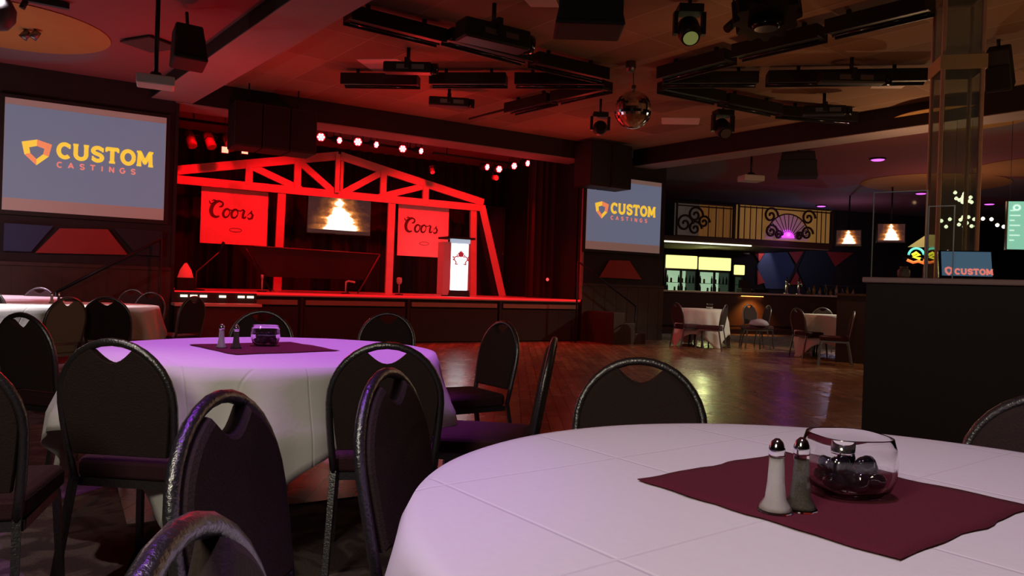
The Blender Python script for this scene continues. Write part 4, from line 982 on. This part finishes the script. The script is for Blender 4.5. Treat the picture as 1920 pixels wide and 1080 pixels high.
t = thing('bar_register', 'dark register standing on the bar right of the coolers', 'cash register', B(on_counter(1412, .8)+.1, .62, zc0) if False else B(on_counter(1400), .62, zc0), BA)
MB().box(-.16, .16, -.12, .12, 0, .12).build('base', M['black'], t, bevel=.01); MB().hexa([(-.14, -.06, .12), (.14, -.06, .12), (.14, .08, .12), (-.14, .08, .12), (-.14, .02, .34), (.14, .02, .34), (.14, .06, .34), (-.14, .06, .34)]).build('display', M['blackgloss'], t)
t = thing('steel_shelf', 'thin steel shelf beyond the right end of the bar', 'shelf', B(onb(1590, 535, 2.0)[0], 2.0, 0), BA)
MB().box(-.9, .9, 0, .4, 1.42, 1.45).build('top', M['frame'], t)
for x in (-.85, .85): MB().box(x-.02, x+.02, .18, .22, 0, 1.42).build('leg', M['blackmetal'], t)
# wall televisions with fire, menu screen
def wall_tv(px, py, Yd, rz, W, H, lab, pic='fire', cx=0):
    p = ony(px, py, Yd); t = television('television', lab, p, R(rz), W, H, pic, 'small televisions hung at the far right', .03)
    MB().tube([(0, .03, H/2), (0, .03, ZO-p.z)], .02).build('pole', M['blackmetal'], t); return t
wall_tv(1591, 446, 21.0, -22, .62, .42, 'small television with a campfire picture left of the half wall')
wall_tv(1671, 437, 19.0, -20, .62, .46, 'campfire television seen through the large clear screen')
t = television('menu_screen', 'pale green menu screen cut by the right edge of the picture', ony(1935, 423, 9.0), R(-14), .52, .58, 'menu', None, .012)
MB().tube([(0, .03, .29), (0, .03, ZR-t.location.z)], .02).build('pole', M['blackmetal'], t)
for r_ in range(7):
    for c_ in range(3): mb = MB(); mb.stroke([(-.24+c_*.17, .18-r_*.06), (-.24+c_*.17+.05+.06*((r_*3+c_) % 2), .18-r_*.06)], .012, -.008, .002); mb.build('menu_line', M['menutext'], t)
mb = MB(); mb.stroke(arc(-.17, .215, .035, .03, 0, 360, 12), .02, -.008, .002); mb.build('menu_emblem', M['menutext'], t)
# neon sign
t = thing('neon_sign', 'small neon sign in teal, yellow and orange behind the clear screens', 'neon sign', ony(1733, 482, 12.0), R(-25))
for s_ in (-1, 1):
    ox = s_*.115
    MB().tube([(ox+.11*math.cos(R(a)), 0, .02+.12*math.sin(R(a))) for a in range(10, 180, 15)], .018, 8).build('teal_tube', M['teal'], t)
    MB().tube([(ox-.06, -.01, .03), (ox, -.01, .07), (ox+.05, -.01, .04), (ox-.04, -.01, .0), (ox+.06, -.01, -.03)], .022, 8).build('yellow_tube', M['yneon'], t)
    MB().tube([(ox-.13*(1), -.01, -.05), (ox-.04, -.01, -.09), (ox+.03, -.01, -.07), (ox+.12, -.01, -.10)], .022, 8).build('orange_tube', M['oneon'], t)
MB().prism([(-.16, .16), (.2, .16), (.2, .36), (.02, .36), (-.24, .16)], .01, .04).build('sign_board', M['olive'], t)
MB().tube([(0, .03, -.12), (0, .03, -.6)], .015).build('stand', M['blackmetal'], t)
MB().tube([(-.3, .05, -.02), (.3, .05, -.02)], .008).build('cross_wire', M['blackmetal'], t)
# service station standing behind it
o = thing('service_station', 'dark cabinet in the far right of the hall under the neon sign', 'cabinet', ony(1735, 520, 12.15)*1.0, R(-25)); zc_ = o.location.z; o.location.z = 0
MB().box(-1.3, 1.3, -.2, .35, 0, 1.12).build('body', M['halfwall'], o); MB().box(-1.33, 1.33, -.23, .38, 1.12, 1.16).build('top', M['woodpanel'], o)
# string lights
pts1 = [(1765, 414), (1774, 425), (1781, 411), (1798, 421), (1801, 412), (1806, 407), (1808, 425), (1813, 418), (1816, 407), (1822, 424), (1827, 411), (1831, 424), (1843, 410), (1859, 411), (1870, 422), (1882, 425), (1893, 430)]
def garland(pts, Y, lab, r):
    P = [ony(x, y, Y) for x, y in pts]; t = thing('string_lights', lab, 'string lights', P[0], 0, 'strings of bulbs round the column')
    MB().tube([p-P[0]+Vector((0, .01, .0)) for p in P], .004, 5).build('cable', M['blackmetal'], t)
    for p in (P[0], P[-1]): MB().tube([p-P[0]+Vector((0, .01, 0)), Vector((p.x-P[0].x, .01, ZR-P[0].z))], .003, 5).build('hanging_wire', M['blackmetal'], t)
    for p in P:
        q = p-P[0]; MB().lathe([(r*.4, -r), (r, -.3*r), (r*.9, .4*r), (r*.3, r)], 10, Matrix.Translation(q)).build('bulb', M['bulb'], t)
garland(pts1, 11.0, 'long string of warm bulbs hanging across behind the column', .026)
garland([(1791, 361), (1793, 372), (1799, 375), (1804, 372), (1806, 368), (1808, 363), (1805, 379), (1812, 361), (1818, 377), (1822, 379), (1820, 370)], 11.0, 'bunch of warm bulbs high behind the column glass', .026)

# ================================================================== TABLES
def cloth(name, lab, cx, cy, r, half, ang, seed, nf=14, amp=.028, seg=192, floorz=.012, grp='white tablecloths', top=.765):
    mb = MB(); rnd = random.Random(seed); ph = [rnd.uniform(0, 2*PI) for _ in range(5)]
    radial = [0, .35, .7, .9, .97, 1.0]
    rings = []
    NZ = 12
    for j in range(len(radial)+NZ):
        ring = []
        for k in range(seg):
            th_ = 2*PI*k/seg; lt = th_-ang
            c_, s_ = abs(math.cos(lt)), abs(math.sin(lt))
            rad = half/((c_**9+s_**9)**(1/9.))
            drop = rad-r
            if j < len(radial):
                q = radial[j]*r; z = top
                if j == len(radial)-1: z = top-.002
                ring.append((q*math.cos(th_), q*math.sin(th_), z+.0008*noise.noise((q*5*math.cos(th_), q*5*math.sin(th_), seed))))
            else:
                tt = (j-len(radial)+1)/NZ; dl = drop*tt
                f = (math.sin(nf*th_+ph[0]+.8*math.sin(3*th_+ph[1]))*.6+.4*math.sin((nf*1.7//1)*th_+ph[2]))
                g = min(1, dl/.25)
                rr = r+.012*min(1, dl/.03)+g*(amp*(1+f)+.10*dl)+max(0, drop-.35)*.10*tt
                z = top-.004-dl*.985
                if z < floorz: rr += (floorz-z)*.8; z = floorz+.004*math.sin(9*th_+j)
                ring.append((rr*math.cos(th_), rr*math.sin(th_), z))
        rings.append(ring)
    V = []
    c0 = mb.bm.verts.new((0, 0, top))
    for j, ring in enumerate(rings[1:]): V.append([mb.bm.verts.new(p) for p in ring])
    for k in range(seg): mb.bm.faces.new((c0, V[0][k], V[0][(k+1) % seg]))
    for a, b in zip(V, V[1:]):
        for k in range(seg): mb.bm.faces.new((a[k], b[k], b[(k+1) % seg], a[(k+1) % seg]))
    # pressed fold creases on the top
    o = mb.build(name, M['cloth'], smooth=True); o.location = (cx, cy, 0)
    so = o.modifiers.new('thick', 'SOLIDIFY'); so.thickness = .0025; so.offset = -1
    return tag(o, lab, 'tablecloth', grp)
def table(cx, cy, r, tlab, clab, half, ang, seed, **kw):
    t = thing('round_table', tlab, 'table', (cx, cy, 0), 0, 'round tables under white cloths')
    MB().lathe([(r-.012, .735), (r-.006, .748), (r-.012, .760)], 64).build('tabletop', M['woodpanel'], t)
    for k in range(4):
        a = ang+PI/4+k*PI/2; MB().tube([(.5*r*math.cos(a), .5*r*math.sin(a), .735), (.62*r*math.cos(a), .62*r*math.sin(a), 0)], .016).build('leg', M['blackmetal'], t)
    return cloth('tablecloth', clab, cx, cy, r, half, ang, seed, **kw)
table(*T1C, .752, 'round table nearest the camera hidden under its white cloth', 'large white tablecloth on the nearest table at the bottom right', 1.04, R(20), 3, seg=288, nf=13, amp=.034)
table(*T2C, .78, 'round table in the middle left hidden under its purple lit cloth', 'white tablecloth lit purple on top, in the middle left', 1.06, R(-40), 5, seg=240, nf=13, amp=.042)
T3C = (-5.05, 8.0); T4C = (-7.9, 9.3)
t3 = onz(165, 573, .765)
T3C = (t3.x-.25, t3.y+.1)
table(*T3C, .82, 'round table at the left behind the dark chairs, under its white cloth', 'brightly lit white tablecloth at the left behind the tan chair', 1.12, R(30), 9)
t4 = onz(60, 553, .765); T4C = (t4.x+.15, 9.0)
table(*T4C, .76, 'round table farthest left near the wall, under its cloth', 'pinkish white tablecloth farthest left near the wall', 1.0, R(10), 12, nf=12)
# pressed creases across the near cloth: thin raised folds, parts of the cloth's own look
# far tables
def far_table(px, Y, r, lab, clab, ang, seed): 
    x = ray(px, 560).x*Y; table(x, Y, r, lab, clab, r+.50, ang, seed, seg=128, nf=10, amp=.02); return (x, Y)
TA = far_table(1318, 15.2, .46, 'small round table in front of the coolers under its cloth', 'greyish tablecloth with a long corner in front of the coolers', R(-30), 21)
TBc = far_table(1556, 13.6, .50, 'small round table left of the half wall under its cloth', 'yellowish white tablecloth left of the half wall', R(-28), 22)
# napkins
def napkin(pts, lab, seed, z=.7665):
    P = [Vector((x, y, 0)) for x, y in pts]; mb = MB(); N = 16; V = []
    c = sum(P, Vector())/4
    for i in range(N+1):
        row = []
        for j in range(N+1):
            a = P[0].lerp(P[1], i/N); b = P[3].lerp(P[2], i/N); p = a.lerp(b, j/N)-c
            e = min(i, j, N-i, N-j)/N
            p += (Vector((noise.noise((i*.35, j*.35, seed)), noise.noise((i*.35, j*.35, seed+9)), 0)))*.012
            row.append(mb.bm.verts.new((p.x, p.y, .0012+.0015*max(0, noise.noise((i*.4, j*.4, seed+3))))))
        V.append(row)
    for i in range(N):
        for j in range(N): mb.bm.faces.new((V[i][j], V[i+1][j], V[i+1][j+1], V[i][j+1]))
    o = mb.build('napkin', M['napkin'], smooth=True); o.location = (c.x, c.y, z)
    s_ = o.modifiers.new('thick', 'SOLIDIFY'); s_.thickness = .0016; s_.offset = 1
    tag(o, lab, 'napkin', 'burgundy napkins under the shakers'); return o
napkin([(.231, 1.309), (.499, .947), (.861, 1.215), (.593, 1.577)], 'burgundy napkin laid flat on the nearest white table', 1)
napkin([(-1.535, 3.575), (-1.17, 3.18), (-.80, 3.52), (-1.15, 3.91)], 'burgundy napkin on the purple lit table', 2)
ZN = .7695
# shakers
def shaker(kind, lab):
    t = thing(kind+'_shaker', lab, 'shaker', (0, 0, 0), 0, 'salt and pepper shakers')
    prof = [(.0260, 0), (.0270, .003), (.0235, .009), (.0165, .020), (.0135, .045), (.0118, .075), (.0112, .086)]
    gl = MB().lathe(prof, 10, smooth=False).build('glass_body', M['glass'], t)
    fill_ = [(.0215, .003), (.0185, .009), (.0142, .020), (.0113, .045), (.0098, .074), (.0095, .082)] if kind == 'salt' else [(.0215, .003), (.0185, .009), (.0142, .020), (.0113, .045), (.0100, .072), (.0096, .078)]
    MB().lathe(fill_, 16).build('contents', M['salt' if kind == 'salt' else 'pepper'], t)
    MB().lathe([(.0118, .085), (.0128, .088), (.0120, .092), (.0126, .095), (.0112, .100), (.0085, .107), (.0035, .1115)], 20).build('cap', M['chrome'], t)
    return t
sal = shaker('salt', 'glass salt shaker full of white salt on the nearest table'); p = onz(1461, 966, ZN); sal.location = (p.x, p.y+.018, ZN)
pep = shaker('pepper', 'glass pepper shaker beside the bowl on the nearest table'); p = onz(1508, 962, ZN); pep.location = (p.x, p.y+.018, ZN)
def shk(src, x, y, lab, z=ZN): dup(src, (x, y, z), 0, lab)
shk(sal, -1.33, 3.44, 'glass salt shaker on the purple lit table'); shk(pep, -1.262, 3.44, 'glass pepper shaker on the purple lit table')
p = onz(97, 567, .775); shk(sal, p.x, p.y, 'salt shaker on the bright table at the left', .7665); p = onz(110, 567, .775); shk(pep, p.x, p.y, 'pepper shaker on the bright table at the left', .7665)
# glass bowls with black stones and a tealight
def bowl(lab):
    t = thing('glass_bowl', lab, 'bowl', (0, 0, 0), 0, 'square glass bowls on the tables')
    prof = [(.028, 0.0), (.046, .003), (.060, .016), (.0665, .036), (.0685, .058), (.066, .082), (.0618, .0985), (.0615, .1000), (.0606, .1003), (.0600, .0990), (.0640, .082), (.0662, .058), (.0640, .037), (.0575, .019), (.044, .008), (.002, .007)]
    MB().lathe(prof, 48, sq=3.0).build('vessel', M['glass'], t, smooth=True)
    return t
def stone_mesh(seed):
    bm = bmesh.new(); bmesh.ops.create_icosphere(bm, subdivisions=3, radius=1)
    for v in bm.verts:
        n = noise.noise(v.co*1.3+Vector((seed, 0, 0))); v.co = Vector((v.co.x*(1+.25*n), v.co.y*(1+.2*n), v.co.z*(.8+.2*n)))
    for f in bm.faces: f.smooth = True
    me = bpy.data.meshes.new('stone'); bm.to_mesh(me); bm.free(); me.materials.append(M['pebble']); return me
SM = [stone_mesh(i*3.1) for i in range(4)]
def stones(x, y, z, lab, n1):
    k = 0
    for (dx, dy, dz, s) in ((-.031, -.022, .025, .0165), (.004, -.030, .026, .0175), (.036, -.018, .025, .016), (-.034, .014, .025, .016), (.0, .004, .025, .017), (.034, .018, .025, .0165), (-.008, .036, .026, .016),
                            (-.020, -.012, .049, .016), (.020, -.014, .050, .0165), (.004, .020, .050, .016), (.038, .004, .048, .0135), (-.038, .0, .048, .0135)):
        o = bpy.data.objects.new('glass_stone', SM[k % 4]); C.objects.link(o); o.location = (x+dx, y+dy, z+dz); o.scale = (s*1.1, s*1.1, s*1.1); o.rotation_euler = (k, k*2, k*1.3); k += 1
        tag(o, lab, 'stone', lab+' group')
bw = bowl('square glass bowl of black stones on the nearest table'); b1 = (.575, 1.255); bw.location = (*b1, ZN); bw.rotation_euler = (0, 0, R(8))
stones(*b1, ZN, 'shiny black stone in the bowl on the nearest table', 12)
t = thing('tealight', 'small floating tealight cup in the bowl on the nearest table', 'candle', (b1[0]-.008, b1[1]+.004, ZN+.066))
mb = MB(); mb.lathe([(.019, 0), (.021, .012), (.0195, .012), (.0175, .002)], 28, cap=False); mb.build('cup', M['chrome'], t); MB().lathe([(.0175, .002), (.017, .008)], 24).build('wax', M['salt'], t)
dup(bw, (-1.19, 3.63, ZN), R(20), 'square glass bowl of black stones on the purple lit table'); stones(-1.19, 3.63, ZN, 'shiny black stone in the bowl on the purple lit table', 12)
for (x, y, lab) in ((TA[0]+.14, TA[1], 'glass bowl on the table in front of the coolers'), (TBc[0]+.24, TBc[1]-.1, 'glass bowl on the small table left of the half wall')): dup(bw, (x, y, .767), 0, lab)

# ================================================================== CHAIRS
BT = .885
def make_chair(lab, fab='fabric', fm='frame'):
    t = thing('banquet_chair', lab, 'chair', (0, 0, 0), 0, 'round backed banquet chairs')
    def yb(z): return .205+(z-.42)*.17
    hw = .200
    arch = [(-.178, .40), (-.190, .50), (-.198, .60), (-hw, .66)]+[(-hw*math.cos(PI*k/16), .665+(BT-.013-.665)*math.sin(PI*k/16)) for k in range(1, 16)]+[(hw, .66), (.198, .60), (.190, .50), (.178, .40)]
    bfr = MB().tube([(x, yb(z), z) for x, z in arch], .0135, 10); bfr.build('back_frame', M[fm], t)
    # upholstered back with the dip that leaves a hand hole under the arch
    i_ = .010; hi = hw-i_
    out = [(-.178+i_, .485), (-.188+i_, .55), (-.196+i_, .62), (-hi, .665)]
    for k in range(1, 40):
        a = PI*k/40; x = -hi*math.cos(a); z = .665+(BT-.013-i_-.665)*math.sin(a)
        if abs(x) < .078: z = min(z, BT-.032-.050*math.cos(x/.078*PI/2))
        out.append((x, z))
    out += [(hi, .665), (.196-i_, .62), (.188-i_, .55), (.178-i_, .485)]
    mb = MB(); n = len(out)
    cx, cz = 0, .665
    rings = []
    for (sc, off) in ((1, -.012), (.985, -.020), (.93, -.026)):
        rings.append([mb.bm.verts.new((cx+(x-cx)*sc, yb(cz+(z-cz)*sc)+off, cz+(z-cz)*sc)) for x, z in out])
    back = []
    for (sc, off) in ((1, .010), (.985, .014)):
        back.append([mb.bm.verts.new((cx+(x-cx)*sc, yb(cz+(z-cz)*sc)+off, cz+(z-cz)*sc)) for x, z in out])
    seq = rings[::-1]+back
    for a, b in zip(seq, seq[1:]):
        for k in range(n): mb.bm.faces.new((a[k], a[(k+1) % n], b[(k+1) % n], b[k]))
    mb.bm.faces.new(seq[0]); mb.bm.faces.new(seq[-1][::-1])
    mb.build('backrest', M[fab], t)
    # seat
    pr = [(-.205, -.19), (-.19, -.215), (.19, -.215), (.205, -.19), (.19, .16), (.17, .19), (-.17, .19), (-.19, .16)]
    mb = MB(); rr = []
    for sc, z in ((.97, .395), (1, .405), (1.0, .445), (.97, .458), (.85, .466)): rr.append([mb.bm.verts.new((x*sc, y*sc, z)) for x, y in pr])
    for a, b in zip(rr, rr[1:]):
        for k in range(8): mb.bm.faces.new((a[k], a[(k+1) % 8], b[(k+1) % 8], b[k]))
    mb.bm.faces.new(rr[0][::-1]); mb.bm.faces.new(rr[-1]); mb.build('seat', M['seatfab' if fab == 'fabric' else fab], t, bevel=.006)
    mb = MB(); mb.box(-.19, .19, -.20, -.18, .365, .394); mb.box(-.19, .19, .165, .185, .365, .394); mb.box(-.192, -.172, -.18, .165, .365, .394); mb.box(.172, .192, -.18, .165, .365, .394); mb.build('seat_frame', M[fm], t)
    for s_ in (-1, 1):
        MB().beam((s_*.182, -.19, .38), (s_*.20, -.225, 0.0), .022, .022).build('leg', M[fm], t)
        MB().beam((s_*.178, yb(.40), .405), (s_*.195, .275, 0.0), .022, .022).build('leg', M[fm], t)
    return t
proto = make_chair('x'); protan = make_chair('x', 'tan'); used = set()
def chair_top(px, py, face, lab, grp, src=None, tilt=0., Y=None):
    """face = compass angle in degrees of the direction the sitter looks (0 = +x, 90 = away from the camera)"""
    src = src or proto
    p = ony(px, py, Y) if Y else onz(px, py, BT)
    rz = R(face)+PI/2                      # local -y is the front
    off = Vector((-math.sin(rz), math.cos(rz)))*(.205+(BT-.42)*.17)
    loc = (p.x-off.x, p.y-off.y, .006 if False else 0)
    if id(src) in used: o = dup(src, loc, rz, lab, grp)
    else: o = src; o.location = loc; o.rotation_euler = (0, 0, rz); used.add(id(src)); o['label'] = lab; o['group'] = grp
    return o
g2 = 'chairs at the purple lit table'; g1 = 'chairs at the nearest table'; g3 = 'chairs at the left tables'; g4 = 'chairs by the bar'
chair_top(210, 634, 84, 'dark chair with its full back to us left of the purple lit table', g2)
chair_top(727, 641, 100, 'dark chair with its full back to us, right front of the purple lit table', g2)
chair_top(493, 581, -82, 'chair behind the purple lit table, seen behind its glass bowl', g2)
chair_top(729, 585, -98, 'chair behind the right side of the purple lit table', g2)
chair_top(945, 601, -145, 'chair right of the purple lit table with the stage lights behind it, farther of two', g2)
chair_top(1041, 631, 174, 'chair seen edge on right of the purple lit table, nearer of two', g2)
chair_top(410, 731, -7, 'chair with a purple glint on its left frame, left of the nearest table', g1)
chair_top(722, 689, -14, 'narrow looking chair at the far left edge of the nearest table', g1)
chair_top(325, 976, 2, 'chair at the bottom left cut by the lower edge, purple glint on top', g1)
chair_top(1202, 669, -97, 'chair facing us across the nearest table beside the dance floor', g1)
chair_top(1990, 737, -140, 'chair cut by the right edge in front of the half wall', g1)
chair_top(38, 585, 70, 'dark chair at the left edge behind the chair with its full back to us', g2)
chair_top(-125, 655, 108, 'chair cut by the left edge in the middle height', g3)
chair_top(-12, 545, 60, 'chair cut by the left edge beside the bright table', g3)
chair_top(130, 556, 163, 'tan backed chair in front of the bright white table', g3, protan)
chair_top(200, 543, 98, 'dark chair with its back to us right of the tan chair', g3, Y=6.7)
chair_top(285, 543, -100, 'chair with a bright round frame behind the bright table, nearer of two', g3, Y=9.0)
chair_top(250, 535, -95, 'farther of two round framed chairs behind the bright table', g3, Y=10.3)
chair_top(76, 536, -85, 'dark chair behind the shakers of the bright table', g3, Y=9.6)
chair_top(366, 545, 165, 'dark chair seen from the side in front of the service shelf', g3, Y=7.9)
chair_top(20, 533, -80, 'chair at the far left table against the wall', g3, Y=10.6)
chair_top(1268, 562, 20, 'red lit chair left of the table in front of the coolers', g4, Y=14.6)
chair_top(1362, 567, 150, 'dark chair right of the table in front of the coolers', g4, Y=14.2)
chair_top(1404, 566, -60, 'dark chair in front of the orange lamp', g4, Y=15.4)
chair_top(1442, 570, 180, 'dark chair seen edge on right of the orange lamp', g4, Y=15.0)
chair_top(1494, 572, 15, 'dark chair left of the small table by the half wall', g4, Y=13.2)
chair_top(1542, 574, -95, 'chair with a bright round frame behind the small table by the half wall', g4, Y=14.6)
chair_top(1602, 580, 160, 'grey lit chair half hidden by the half wall', g4, Y=11.9)
# lilac cloth on a seat
p = ony(1424, 606, 14.9); o = MB().lathe([(.16, 0), (.20, .03), (.15, .10), (.05, .14)], 14).build('folded_cloth', M['ltpurple'], smooth=True)
for v in o.data.vertices: v.co += Vector((noise.noise(v.co*9)*.04, noise.noise(v.co*7+Vector((3, 0, 0)))*.04, 0))
o.location = (p.x, p.y, .468); tag(o, 'crumpled lilac cloth on a chair in front of the bar', 'cloth')
